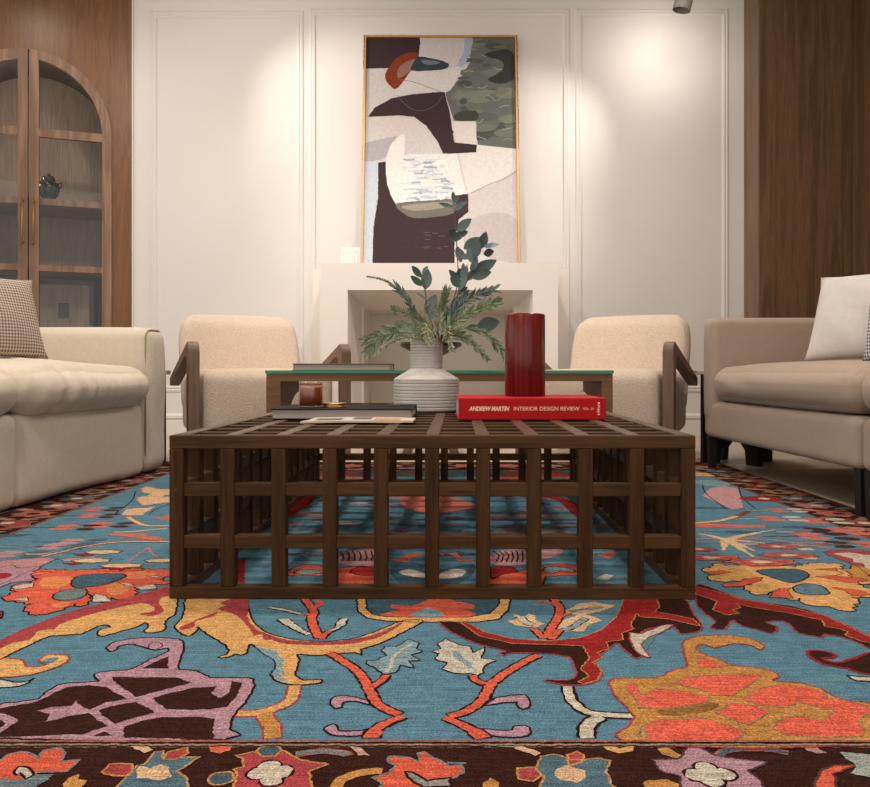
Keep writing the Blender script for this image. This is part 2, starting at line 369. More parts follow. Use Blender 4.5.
struct(box('trim_7', XL - .004, XL + .004, WD - .012, WD, 0, CZ, M['wall']))

# ---------------------------------------------------------------- built-in arched cabinet
def lwbox(name, t0, t1, n0, n1, z0, z1, m, parent, bev=.0):
    """box in the oblique wall's frame; parent sits at OL turned with the wall"""
    return box(name, t0, t1, n0, n1, z0, z1, m, parent, bev)
cab = thing('display_cabinet', 'built-in arched oak display cabinet with two glazed doors beside the left sofa', 'cabinet', OL)
cab.rotation_euler = (0, 0, math.atan2(UL.y, UL.x))   # local x = UL, local y = -NL? check below
# local +x = along wall to the left ; rotate gives local +y = (-UL.y, UL.x) = into the room or out of it
LY = Vector((-UL.y, UL.x, 0)); SG = 1 if LY.dot(NL) > 0 else -1      # SG*local y points into the room
def cb(name, t0, t1, n0, n1, z0, z1, m, parent=None, bev=0):
    a, b_ = sorted((SG * n0, SG * n1)); return box(name, t0, t1, a, b_, z0, z1, m, parent or cab, bev)
def arch_band(name, tc_, r0, h0, r1, h1, n0, n1, a0, a1, m, parent, nseg=28, zb=AZ):
    bm = bmesh.new(); rings = []
    for k in range(nseg + 1):
        a = a0 + (a1 - a0) * k / nseg
        ri = []
        for (r, h, nn) in ((r0, h0, n0), (r1, h1, n0), (r1, h1, n1), (r0, h0, n1)):
            ri.append(bm.verts.new((tc_ + r * cos(a), SG * nn, zb + h * sin(a))))
        rings.append(ri)
    for p_, q in zip(rings, rings[1:]):
        for k in range(4): bm.faces.new((p_[k], p_[(k + 1) % 4], q[(k + 1) % 4], q[k]))
    bm.faces.new(rings[0]); bm.faces.new(rings[-1][::-1])
    return bm_obj(name, bm, m, parent)
DN = .55
# carcass: back with arched top, sides, arched lining
bm = bmesh.new()
vs = [bm.verts.new((AT - AR, -SG * DN, z0c))] + [bm.verts.new((AT - AR * cos(pi * k / 40), -SG * DN, AZ + AH * sin(pi * k / 40))) for k in range(41)] + [bm.verts.new((AT + AR, -SG * DN, z0c))]
bm.faces.new(vs); bm_obj('back_panel', bm, M['cabin'], cab)
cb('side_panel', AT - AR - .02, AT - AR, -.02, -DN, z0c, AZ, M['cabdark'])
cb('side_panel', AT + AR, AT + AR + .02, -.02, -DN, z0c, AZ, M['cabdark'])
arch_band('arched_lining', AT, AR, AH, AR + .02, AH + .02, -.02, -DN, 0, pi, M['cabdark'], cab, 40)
cb('shelf', AT - AR, AT + AR, -.05, -DN, 1.600, 1.645, M['doorwood'])
cb('shelf', AT - AR, AT + AR, -.05, -DN, 1.140, 1.175, M['doorwood'])
cb('shelf', AT - AR, AT + AR, -.02, -DN, .08, .11, M['doorwood'])
for sgn in (-1, 1):
    # door on the side of +/- t ; -1 is the right-hand door as seen
    d = bpy.data.objects.new('door', None); COL.objects.link(d); d.parent = cab
    t_out = AT + sgn * AR; t_in = AT + sgn * .004; sw = .062
    a, b_ = sorted((t_out, t_out - sgn * sw)); cb('stile', a, b_, -.022, .012, z0c, AZ + .004, M['doorwood'], d)
    a, b_ = sorted((t_in, t_in + sgn * .060)); cb('stile', a, b_, -.022, .014, z0c, AZ + AH - .012, M['doorwood'], d)
    a, b_ = sorted((t_in + sgn * .05, t_out - sgn * .03))
    cb('rail', a, b_, -.022, .010, AZ - .045, AZ + .012, M['doorwood'], d)
    cb('rail', a, b_, -.022, .010, 1.135, 1.178, M['doorwood'], d)
    cb('rail', a, b_, -.022, .010, z0c, z0c + .08, M['doorwood'], d)
    a0, a1 = (0.0, pi / 2 - .01) if sgn > 0 else (pi / 2 + .01, pi)
    arch_band('arched_head', AT, AR - sw, AH - sw, AR, AH, -.022, .012, a0, a1, M['doorwood'], d)
    bm = bmesh.new(); ti, to = t_in + sgn * .058, t_out - sgn * (sw - .004)
    pts = [(ti, z0c + .07)] + [(to, z0c + .07)] + [(AT + sgn * (AR - sw + .004) * cos(a_), AZ + (AH - sw + .004) * sin(a_)) for a_ in [pi / 2 * k / 20 for k in range(21)] if (AR - sw) * cos(a_) > .062] + [(ti, AZ + (AH - sw) * .99)]
    bm.faces.new([bm.verts.new((p_[0], -SG * .008, p_[1])) for p_ in pts])
    bm_obj('glass_pane', bm, M['glass'], d)
    bm = bmesh.new(); th = t_in + sgn * .030
    tube(bm, [(th, SG * .045, 1.31), (th, SG * .045, 1.62)], .0045, 10)
    for zz in (1.325, 1.605):
        tube(bm, [(th, SG * .012, zz), (th, SG * .048, zz)], .007, 10)
    bm_obj('handle', bm, M['brass'], d, True)['label'] = 'slim brass bar handle'
def cabpt(t, n, z): return LW(t, n, z)
for cz_, cp_ in ((2.50, .7), (1.95, .5)):  # fill lamps added to brighten the cabinet interior
    l_ = bpy.data.lights.new('cabinet_fill_light', 'POINT'); l_.energy = cp_; l_.shadow_soft_size = .03; l_.color = (1, .9, .8)
    lo = bpy.data.objects.new('cabinet_fill_light', l_); COL.objects.link(lo); lo.location = cabpt(AT + .12, -.16, cz_ - .12)
gp = cabpt(.56, -.18, 1.646)
bm = bmesh.new(); lathe(bm, [(.035, 0), (.045, .006), (.034, .016), (.062, .045), (.074, .085), (.070, .12), (.048, .145), (.036, .150), (.044, .158), (.038, .176), (.014, .188), (.012, .20)], n=36)
t_ = thing('ginger_jar', 'dark green glazed jar on the cabinet shelf behind the right glass door', 'jar', gp)
bm_obj('body', bm, M['greenglaze'], t_, True)
for s in (-1, 1):
    bm = bmesh.new(); tube(bm, [(s * .060, 0, .125), (s * .092, 0, .135), (s * .088, 0, .10), (s * .07, 0, .095)], .006, 8)
    bm_obj('handle', bm, M['greenglaze'], t_, True)
fp = cabpt(.50, -.29, 0)
fr = thing('framed_print', 'dark framed grey print leaning in the lower bay of the cabinet', 'picture frame', cabpt(.47, -.26, .112), cab.rotation_euler.z)
bm = bmesh.new()
for (a, b_, c, d_) in ((-.2, .2, .0, .03), (-.2, .2, .96, .99), (-.2, -.17, .03, .96), (.17, .2, .03, .96)):
    bm_box(bm, a, b_, -.012, .012, c, d_)
bm_obj('frame', bm, M['black'], fr)
box('print', -.17, .17, -.004, .004, .03, .96, M['cabin'], fr)
box('print_motif', -.035, .035, -.0065, .0065, .72, .83, M['ink'], fr)

# ---------------------------------------------------------------- fireplace surround
fpl = thing('fireplace', 'cream plaster fireplace surround with splayed opening against the white wall', 'fireplace', (-.005, 5.1, 0))
def fpart(name, bm, m): 
    o = bm_obj(name, bm, m); o.parent = fpl; o.matrix_parent_inverse = fpl.matrix_basis.inverted(); return o
FX0, FX1, FZ, FY = -.708, .696, 1.091, 4.66
OX0, OX1, OZ = -.545, .549, .932; IX0, IX1, IZ, IY = -.477, .462, .843, 5.0
bm = bmesh.new()
bm_box(bm, FX0, OX0, FY, FY + .28, 0, FZ); bm_box(bm, OX1, FX1, FY, FY + .28, 0, FZ); bm_box(bm, OX0, OX1, FY, FY + .28, OZ, FZ)
fpart('front_slab', bm, M['plaster'])
bm = bmesh.new()
def q4(*p): bm.faces.new([bm.verts.new(x) for x in p])
q4((OX0, FY, 0), (OX0, FY, OZ), (IX0, IY, IZ), (IX0, IY, 0)); q4((OX1, FY, 0), (OX1, FY, OZ), (IX1, IY, IZ), (IX1, IY, 0))
q4((OX0, FY, OZ), (OX1, FY, OZ), (IX1, IY, IZ), (IX0, IY, IZ))
fpart('splayed_reveal', bm, M['plaster'])
bm = bmesh.new(); yb = WD - .002
bm_box(bm, -.794, IX0, 4.94, yb, 0, FZ); bm_box(bm, IX1, .807, 4.94, yb, 0, FZ); bm_box(bm, IX0, IX1, 4.94 + .06, yb, IZ, FZ)
bm_box(bm, IX0, IX1, 5.42, yb, 0, IZ)
fpart('chimney_block', bm, M['plaster'])
bx_ = thing('fluted_box', 'small white fluted box on the mantel at the left of the painting', 'box', (-.60, 5.38, FZ))
bm = bmesh.new(); bm_box(bm, -.075, .075, -.03, .03, 0, .20, .003)
for k in range(7): bm_box(bm, -.066 + k * .0195, -.054 + k * .0195, -.035, -.028, .05, .18, .002)
bm_obj('body', bm, M['wall'], bx_)
box('base', -.082, .082, -.042, .034, 0, .03, M['wall'], bx_, .003)

# ---------------------------------------------------------------- flat colour work (rug and canvas)
def catmull(pts, closed=True, sub=4):
    n = len(pts); out = []
    rng = range(n) if closed else range(n - 1)
    for i in rng:
        if closed: p0, p1, p2, p3 = pts[(i - 1) % n], pts[i], pts[(i + 1) % n], pts[(i + 2) % n]
        else: p0, p1, p2, p3 = pts[max(i - 1, 0)], pts[i], pts[i + 1], pts[min(i + 2, n - 1)]
        for k in range(sub):
            t = k / sub
            out.append(tuple(.5 * ((2 * p1[j]) + (p2[j] - p0[j]) * t + (2 * p0[j] - 5 * p1[j] + 4 * p2[j] - p3[j]) * t * t + (3 * p1[j] - p0[j] - 3 * p2[j] + p3[j]) * t ** 3) * 1.0 if True else 0 for j in (0, 1)))
    if not closed: out.append(tuple(pts[-1]))
    return out
class Inlay:
    """collects coloured polygons in a plane; level decides which lies on top"""
    def __init__(s, step, jit, seed=3): s.v = []; s.f = []; s.c = []; s.step = step; s.jit = jit; s.rnd = random.Random(seed)
    def rough(s, pts, closed=True):
        if not s.jit: return pts
        out = []; n = len(pts)
        for i in range(n if closed else n - 1):
            a = pts[i]; b_ = pts[(i + 1) % n]; L = math.hypot(b_[0] - a[0], b_[1] - a[1]); k = max(1, int(L / s.step))
            for j in range(k):
                t = j / k; out.append((a[0] + (b_[0] - a[0]) * t + s.rnd.uniform(-s.jit, s.jit), a[1] + (b_[1] - a[1]) * t + s.rnd.uniform(-s.jit, s.jit) * .7))
        return out
    def poly(s, pts, col, lv, ol=None, ow=.0035):
        pts = s.rough(pts); i = len(s.v)
        ar = sum(pts[k - 1][0] * pts[k][1] - pts[k][0] * pts[k - 1][1] for k in range(len(pts)))
        if ar < 0: pts = pts[::-1]
        vo, eo, fo, *_r = delaunay_2d_cdt([Vector(p) for p in pts], [], [list(range(len(pts)))], 1, 1e-6)
        s.n = getattr(s, 'n', 0) + 1; lv = lv + .008 * (s.n % 50)
        s.v += [(p[0], p[1], lv) for p in vo]
        for f in fo: s.f.append(tuple(i + q for q in f)); s.c.append(s2l(col))
        if ol: s.ribbon(pts, ol, lv + .5, ow, True, False)
    def ribbon(s, pts, col, lv, wd, closed=False, jit=True):
        if jit: pts = s.rough(pts, closed)
        n = len(pts); i = len(s.v); s.n = getattr(s, 'n', 0) + 1; lv = lv + .008 * (s.n % 50)
        for k, p in enumerate(pts):
            a = pts[(k - 1) % n] if closed else pts[max(k - 1, 0)]; b_ = pts[(k + 1) % n] if closed else pts[min(k + 1, n - 1)]
            d = (b_[0] - a[0], b_[1] - a[1]); L = math.hypot(*d) or 1; nx, ny = -d[1] / L, d[0] / L
            w_ = (wd[min(len(wd) - 1, int(k / max(1, n - 1) * len(wd)))] if isinstance(wd, (list, tuple)) else wd) / 2
            s.v += [(p[0] + nx * w_, p[1] + ny * w_, lv), (p[0] - nx * w_, p[1] - ny * w_, lv)]
        for k in range(n if closed else n - 1):
            a = i + 2 * k; b_ = i + 2 * ((k + 1) % n); s.f.append((a, a + 1, b_ + 1, b_)); s.c.append(s2l(col))
    def build(s, name, mat, place, parent, dz=.00015):
        me = bpy.data.meshes.new(name); me.from_pydata([tuple(place(x, y, l * dz)) for x, y, l in s.v], [], s.f)
        ca = me.color_attributes.new('Col', 'FLOAT_COLOR', 'CORNER'); buf = []
        for p, c in zip(me.polygons, s.c): buf += [c[0], c[1], c[2], 1] * p.loop_total
        ca.data.foreach_set('color', buf); me.materials.append(mat); me.update()
        o = bpy.data.objects.new(name, me); COL.objects.link(o); o.parent = parent
        return o
# ---------------------------------------------------------------- rug
RZ = .004
BLUE, LBLUE, NAVY, BROWN, RED, CRIM = (88, 136, 156), (128, 160, 168), (66, 98, 116), (62, 32, 24), (166, 26, 26), (178, 62, 66)
ORANGE, GOLD, OCHRE, MAUVE, CREAM, PEACH, DK = (228, 88, 52), (226, 166, 84), (200, 136, 48), (184, 136, 148), (204, 190, 166), (226, 180, 130), (52, 24, 22)
rug = thing('area_rug', 'large blue oriental rug with orange, brown and gold floral scrolls under the lattice table', 'rug', (0, 2.35, 0))
RX0, RX1, RY0, RY1 = -1.39, 1.37, .66, 3.92
o = box('pile_base', RX0, RX1, RY0 - 2.35, RY1 - 2.35, 0, RZ - .0005, plain('rug_backing', (70, 38, 30), .9), rug)
I = Inlay(.0055, .0016)
def g(px, py): D = F * (CH - RZ) / (py - HY); return ((px - HX) / F * D, D)
CR = {'A': (0, 590, 3.955), 'B': (200, 590, 3.783), 'C': (420, 590, 3.783), 'D': (640, 590, 3.783), 'E': (0, 460, 3.955), 'F': (660, 460, 4.143),
      'G': (0, 730, 3), 'H': (290, 730, 3), 'J': (580, 730, 3), 'K': (230, 490, 4.143), 'L': (430, 490, 4.143), 'M': (90, 465, 9.835), 'N': (0, 465, 7.158), 'O': (690, 460, 4.833), 'Q': (690, 530, 4.833)}
def px(*items):
    """'A', x, y, x, y, 'B', ... -> photo pixels"""
    out = []; k = None; i = 0
    while i < len(items):
        if isinstance(items[i], str): k = CR[items[i]]; i += 1
        else: out.append((k[0] + items[i] / k[2], k[1] + items[i + 1] / k[2])); i += 2
    return out
def S(col, lv, *items, ol=None, ow=.0035, sm=2, zig=0):
    p = px(*items)
    if sm: p = catmull(p, True, sm)
    p = [g(*q) for q in p]
    if zig:
        out = []
        for a, b_ in zip(p, p[1:] + p[:1]):
            L = math.hypot(b_[0] - a[0], b_[1] - a[1]); k = max(1, int(L / .022)); nx, ny = -(b_[1] - a[1]) / (L or 1), (b_[0] - a[0]) / (L or 1)
            for j in range(k):
                for t, s_ in ((j / k, 0), ((j + .5) / k, zig)):
                    out.append((a[0] + (b_[0] - a[0]) * t + nx * s_, a[1] + (b_[1] - a[1]) * t + ny * s_))
        p = out
    I.poly(p, col, lv, ol, ow)
def Ln(col, lv, wd, *items, ol=None, ow=.003):
    p = [g(*q) for q in catmull(px(*items), False, 4)]
    if ol:
        ww = [x + 2 * ow for x in wd] if isinstance(wd, (list, tuple)) else wd + 2 * ow
        I.ribbon(p, ol, lv - .5, ww)
    I.ribbon(p, col, lv, wd)
def El(col, lv, cx, cy, rx, ry, ol=None, k='W', rot=0, n=14, wob=0, ow=.003):
    """ellipse in world metres"""
    pts = []
    for i in range(n):
        a = 2 * pi * i / n; r = 1 + (wob if i % 2 else -wob)
        x, y = rx * r * cos(a), ry * r * sin(a)
        pts.append((cx + x * cos(rot) - y * sin(rot), cy + x * sin(rot) + y * cos(rot)))
    I.poly(pts, col, lv, ol, ow)
# grounds: brown border, blue field, guard stripes
FX_0, FX_1, FY_0, FY_1 = -1.185, 1.155, .968, 3.58
def rect(col, lv, a, b_, c, d): I.poly([(a, c), (b_, c), (b_, d), (a, d)], col, lv)
rect((98, 44, 36), 0, RX0, RX1, RY0, RY1)
rect(BROWN, 1, RX0 + .03, RX1 - .03, RY0 + .03, RY1 - .03)
rect((150, 110, 90), 2, FX_0 - .014, FX_1 + .014, FY_0 - .014, FY_1 + .014)
rect(DK, 3, FX_0 - .008, FX_1 + .008, FY_0 - .008, FY_1 + .008)
rect((172, 96, 74), 4, FX_0 - .004, FX_1 + .004, FY_0 - .004, FY_1 + .004)
rect(BLUE, 5, FX_0, FX_1, FY_0, FY_1)
rr = random.Random(5)
for i in range(120):      # abrash: bands of slightly different blue dye
    y = rr.uniform(FY_0, FY_1); x = rr.uniform(FX_0, FX_1 - .3); c = rr.choice([(82, 128, 150), (94, 142, 160), (86, 136, 158), (98, 144, 158)])
    rect(c, 5.2 + i * .003, x, min(FX_1, x + rr.uniform(.2, .8)), y, min(FY_1, y + rr.uniform(.004, .016)))
# --- left lattice palmette (mauve and brown)
S(MAUVE, 10, 'A', -30, 590, -30, 470, 60, 448, 150, 435, 180, 410, 230, 380, 300, 370, 395, 365, 368, 345, 400, 328, 470, 322, 520, 316, 600, 275, 660, 250, 668, 232, 625, 240, 590, 236, 530, 218, 480, 222, 455, 242, 432, 245, 422, 230, 455, 208, 560, 192, 680, 195, 722, 205, 725, 240, 712, 290, 710, 318, 770, 322, 830, 348,
  'B', 40, 335, 180, 336, 205, 350, 200, 380, 170, 430, 130, 480, 110, 530, 95, 570, ol=DK)
S(MAUVE, 10.2, 'A', 585, 232, 605, 210, 640, 214, 640, 228, 610, 240, ol=DK, ow=.002)
for c in (('A', 560, 314, 610, 290, 663, 268, 664, 314), ('A', 440, 348, 540, 350, 700, 350, 755, 372, 660, 395, 540, 428, 500, 402, 460, 375),
          ('A', -30, 478, 60, 462, 150, 446, 200, 420, 260, 390, 340, 381, 420, 388, 460, 412, 505, 434, 420, 450, 352, 478, 320, 465, 300, 440, 285, 462, 200, 468, 145, 482, 195, 495, 180, 528, 270, 505, 350, 492, 385, 518, 425, 542, 330, 575, -30, 588),
          ('A', 385, 482, 440, 465, 540, 447, 612, 488, 530, 510, 452, 535, 420, 510), ('A', 600, 434, 680, 410, 760, 392, 850, 388, 835, 408, 860, 430, 875, 470, 760, 480, 660, 476, 640, 462),
          ('A', 490, 548, 560, 522, 640, 508, 800, 508, 'B', 20, 488, 60, 492, 48, 520, 52, 572, 'A', 490, 588), ('A', 375, 582, 410, 564, 445, 582),
          ('B', 0, 372, 62, 370, 52, 388, 22, 396, 40, 412, 78, 412, 112, 392, 122, 350, 158, 356, 140, 405, 100, 445, 20, 458, -8, 450)):
    S(BROWN, 12, *c, sm=1)
S(MAUVE, 13, 'A', -20, 490, 30, 500, 72, 520, 45, 540, 0, 572, -20, 570, 22, 532, -20, 515)
# --- left gold and crimson scroll
S(GOLD, 10, 'A', -30, 290, 40, 257, 130, 215, 200, 185, 320, 177, 390, 145, 425, 142, 438, 152, 398, 158, 386, 178, 410, 186, 480, 165, 540, 150, 572, 132, 588, 145, 570, 168, 600, 172, 645, 165, 655, 148, 655, 125, 690, 100, 702, 60, 700, 20, 690, -20, 640, 0, 500, 50, 300, 90, 100, 160, -30, 225, ol=DK)
S(CRIM, 11, 'A', -30, 250, -30, 222, 60, 172, 180, 122, 300, 82, 450, 45, 600, 8, 690, -18, 695, 20, 640, 32, 630, 60, 648, 85, 605, 107, 560, 102, 555, 95, 600, 90, 612, 72, 560, 55, 480, 70, 350, 102, 235, 140, 215, 158, 150, 165, 120, 200, 50, 212)
S(GOLD, 10, 'A', 740, 30, 'B', 80, 30, 152, 30, 180, 60, 195, 110, 230, 150, 300, 180, 400, 195, 500, 197, 600, 182, 700, 145, 770, 118, 842, 118, 830, 132, 760, 167, 680, 207, 610, 228, 614, 250, 585, 240, 480, 248, 430, 250, 368, 247, 378, 270, 360, 320, 392, 345, 458, 342, 452, 355, 380, 364, 330, 360, 288, 347, 266, 325, 285, 298, 280, 265, 240, 245, 205, 213, 188, 208, 178, 240, 150, 250, 130, 245, 108, 258, 66, 258, 104, 245, 98, 215, 40, 178, -10, 145,
  'A', 790, 152, 770, 170, 745, 186, 700, 165, 692, 142, 715, 120, 730, 80, ol=DK)
S(CRIM, 11, 'B', 78, 50, 150, 30, 185, 30, 180, 100, 205, 145, 250, 168, 330, 193, 480, 199, 600, 187, 690, 162, 765, 123, 750, 142, 690, 176, 600, 203, 480, 212, 330, 208, 270, 192, 238, 192, 236, 170, 200, 176, 190, 150, 150, 110, 122, 92, 66, 76, 96, 62)
S(CRIM, 11, 'A', 708, 152, 760, 130, 860, 104, 'B', 50, 104, 70, 85, 40, 96, -20, 118, 'A', 770, 146, 722, 162)
S(LBLUE, 11, 'B', 207, 216, 250, 228, 290, 232, 298, 258, 318, 268, 306, 296, 322, 318, 300, 325, 340, 350, 300, 346, 270, 325, 287, 298, 282, 265, 242, 246, sm=1)
S(GOLD, 10, 'A', -30, 280, 80, 278, 98, 303, 130, 308, 180, 300, 160, 288, 165, 268, 210, 258, 262, 262, 275, 275, 240, 302, 130, 338, 0, 350, -30, 350, ol=CRIM)
S(BLUE, 11, 'A', 165, 284, 200, 273, 235, 272, 215, 288, 180, 298)
S(CREAM, 10, 'A', -30, 352, 60, 368, 105, 366, 135, 352, 100, 376, 40, 388, -30, 388, ol=DK)
# little gold stem
Ln(GOLD, 10, .016, 'B', 358, 365, 345, 415, 310, 440, 250, 462, 190, 470, 112, 471, ol=CRIM, ow=.003)
Ln(OCHRE, 10.1, .020, 'B', 235, 468, 262, 500, 275, 530, 268, 572, ol=CRIM, ow=.003)
# --- orange stems, leaves, curls (left then right)
Ln(ORANGE, 12, .014, 'B', 490, 242, 540, 272, 590, 305, 625, 350, 650, 400, 680, 440, 770, 484, ol=DK)
Ln(ORANGE, 12, [.012, .014, .020], 'B', 770, 484, 700, 510, 660, 540, 648, 570, ol=DK)
Ln(ORANGE, 12.2, .011, 'B', 648, 372, 690, 345, 705, 322, ol=DK)
Ln(ORANGE, 12, .014, 'C', 448, 250, 400, 272, 320, 320, 265, 365, 240, 415, 180, 460, 92, 487, ol=DK)
Ln(ORANGE, 12, [.012, .014, .020], 'C', 92, 487, 160, 515, 210, 540, 245, 572, ol=DK)
Ln(ORANGE, 12.2, .011, 'C', 250, 360, 215, 348, 195, 322, ol=DK)
S(LBLUE, 12, 'B', 690, 322, 665, 300, 632, 285, 628, 268, 660, 272, 705, 252, 685, 232, 700, 216, 745, 218, 790, 188, 828, 205, 818, 228, 842, 236, 800, 250, 832, 270, 790, 272, 812, 300, 762, 288, 745, 315, 715, 322, ol=DK, ow=.0025, sm=1)
Ln(CREAM, 13, .006, 'B', 705, 315, 725, 285, 735, 255, 770, 228, 805, 205)
S(CREAM, 12, 'C', 190, 320, 130, 320, 85, 302, 100, 278, 58, 265, 72, 245, 42, 236, 82, 226, 66, 208, 95, 188, 150, 212, 190, 218, 200, 242, 250, 218, 230, 262, 288, 270, 240, 292, 240, 318, 215, 328, ol=DK, ow=.0025, sm=1)
S(LBLUE, 13, 'C', 120, 235, 150, 240, 160, 262, 195, 280, 205, 305, 180, 300, 160, 275, 135, 262, sm=1)
for c in (('B', 650, 430, 600, 412, 540, 403, 505, 410, 490, 428, 508, 452, 535, 446, 540, 428, 590, 425, 640, 438), ('B', 650, 548, 600, 556, 520, 556, 480, 545, 472, 528, 490, 515, 520, 515, 528, 535, 590, 538, 650, 530),
          ('C', 250, 440, 285, 415, 340, 403, 400, 403, 420, 425, 412, 448, 385, 455, 362, 440, 370, 428, 310, 432), ('C', 235, 528, 290, 535, 350, 535, 358, 520, 400, 518, 420, 535, 410, 555, 350, 563, 275, 555)):
    S(MAUVE, 11, *c, ol=DK, ow=.003)
# upper stems under the table edge
Ln(ORANGE, 11.5, .015, 'B', 392, 30, 432, 85, 422, 115, 452, 190, ol=DK)
Ln(ORANGE, 11.6, .010, 'B', 430, 100, 400, 95, 385, 98); Ln(ORANGE, 11.6, .010, 'B', 462, 188, 480, 165, 500, 155, ol=DK); Ln(ORANGE, 11.6, .012, 'B', 430, 70, 460, 55, 440, 40)
Ln(CREAM, 11, .009, 'B', 260, 68, 320, 78, 390, 96, ol=DK); Ln(CREAM, 11, [.018, .014, .010], 'B', 312, 112, 360, 145, 425, 178, ol=DK); Ln(CREAM, 11, [.008, .016, .012], 'B', 500, 158, 530, 135, 548, 105, ol=DK)
Ln(ORANGE, 11.5, .015, 'C', 500, 30, 528, 70, 520, 110, 495, 150, 478, 190, ol=DK)
Ln(ORANGE, 11.6, .010, 'C', 520, 110, 550, 96, 578, 92); Ln(ORANGE, 11.6, .012, 'C', 430, 150, 450, 168, 470, 190, ol=DK)
Ln(ORANGE, 11.6, .012, 'C', 495, 190, 515, 170, 530, 150, ol=DK); Ln(ORANGE, 11.6, .010, 'C', 520, 60, 470, 48, 440, 50)
S(PEACH, 10, 'C', 330, 120, 365, 115, 355, 95, 395, 102, 410, 92, 440, 100, 436, 118, 470, 130, 440, 145, 395, 140, 360, 138, sm=1)
S(PEACH, 10, 'C', 510, 165, 530, 120, 580, 105, 610, 90, 660, 105, 690, 118, 640, 135, 620, 160, 560, 160, sm=1)
S(PEACH, 10, 'C', 545, 85, 600, 55, 660, 48, 740, 62, 690, 82, 620, 98, 570, 95, sm=1)
Ln(LBLUE, 11, .012, 'C', 525, 158, 575, 145, 632, 105, ol=DK, ow=.002); Ln(LBLUE, 11, .008, 'C', 570, 85, 640, 75, 700, 65, ol=DK, ow=.002)
Ln(CREAM, 11, .014, 'C', 375, 102, 400, 125, 435, 138, ol=DK, ow=.002)
# gold cup at the table edge
S(GOLD, 10.5, 'B', 592, 20, 628, 20, 632, 75, 650, 95, 700, 104, 'C', 0, 106, 180, 106, 262, 92, 296, 60, 305, 20, 345, 20, 335, 80, 300, 112, 220, 124, 0, 124, 'B', 700, 120, 630, 108, 596, 82, ol=DK, sm=1)
S(NAVY, 10.2, 'B', 628, 20, 'C', 305, 20, 296, 60, 262, 92, 180, 106, 0, 106, 'B', 700, 104, 650, 95, 632, 75, sm=1)
S(ORANGE, 10.4, 'B', 680, 100, 720, 85, 760, 78, 720, 70, 730, 58, 800, 62, 850, 45, 'C', 60, 30, 150, 48, 205, 60, 200, 76, 150, 74, 210, 90, 180, 106, 0, 106)
S(LBLUE, 10.45, 'B', 790, 100, 830, 82, 'C', 30, 70, 90, 92, 60, 106)
# --- right brown and red scroll
S(BROWN, 10, 'C', 70, 122, 150, 128, 200, 158, 330, 195, 500, 205, 640, 195, 740, 140, 790, 20, 'D', 150, 20, 200, 90, 238, 138, 215, 162, 150, 168, 128, 142, 'C', 862, 150, 820, 182, 812, 220, 860, 252, 'D', 10, 250, -10, 262, 'C', 800, 252, 760, 215, 742, 207, 700, 235, 655, 282, 688, 315, 675, 345, 620, 362, 560, 364, 476, 350, 482, 342, 560, 345, 592, 322, 582, 292, 558, 255, 440, 242, 345, 242, 316, 252, 300, 240, 325, 232, 220, 208, 130, 168, ol=CRIM)
S(RED, 11, 'C', 150, 124, 180, 128, 240, 160, 350, 188, 480, 196, 600, 186, 680, 158, 740, 110, 780, 20, 'D', 60, 20, 75, 65, 60, 85, 200, 112, 230, 140, 100, 112, 0, 105, 'C', 820, 92, 795, 135, 810, 150, 765, 165, 770, 192, 705, 200, 715, 225, 670, 240, 690, 258, 650, 278, 672, 288, 686, 315, 672, 345, 620, 360, 595, 352, 640, 332, 608, 300, 642, 262, 618, 215, 500, 210, 350, 206, 225, 178, ol=OCHRE, ow=.0022, sm=1)
S(BLUE, 11.8, 'D', -28, 196, 10, 170, 60, 150, 100, 140, 60, 175, 20, 235, -20, 235)
S(CREAM, 12, 'D', -40, 165, 0, 170, 70, 142, 125, 135, 90, 160, 40, 180, 5, 215, 42, 258, 5, 250, -30, 215, ol=CRIM, ow=.003)
S(BROWN, 10, 'D', 210, -15, 212, 50, 242, 90, 284, 120, 266, 146, 322, 152, 345, 122, 360, 120, 385, 138, 470, 160, 505, 168, 520, 142, 476, 124, 540, 120, 575, 142, 600, 166, 685, 182, 702, 170, 800, 192, 900, 235, 900, 195, 700, 100, 560, 62, 400, 40, 260, -10, ol=CRIM)
S(RED, 11, 'D', 190, -15, 280, 5, 400, 42, 560, 68, 700, 100, 900, 195, 900, 212, 830, 195, 775, 175, 785, 160, 745, 148, 700, 142, 690, 118, 560, 90, 420, 68, 360, 52, 382, 70, 350, 78, 378, 92, 330, 98, 275, 78, 290, 45, 210, 18, ol=OCHRE, ow=.0022, sm=1)
S(BROWN, 10, 'D', 632, 245, 655, 232, 700, 236, 742, 250, 722, 262, 690, 262, 740, 278, 800, 265, 900, 235, 900, 325, 780, 300, 690, 282, ol=RED, ow=.006)
S(CREAM, 10, 'D', 778, 325, 830, 332, 900, 336, 900, 352, 815, 346, ol=DK, sm=1)
Ln(CREAM, 10, .013, 'C', 558, 368, 572, 415, 612, 455, 660, 472, 735, 478, 812, 479, ol=DK, ow=.004)
Ln(CREAM, 10.1, .017, 'C', 690, 482, 650, 500, 630, 530, 636, 572, ol=DK, ow=.004)
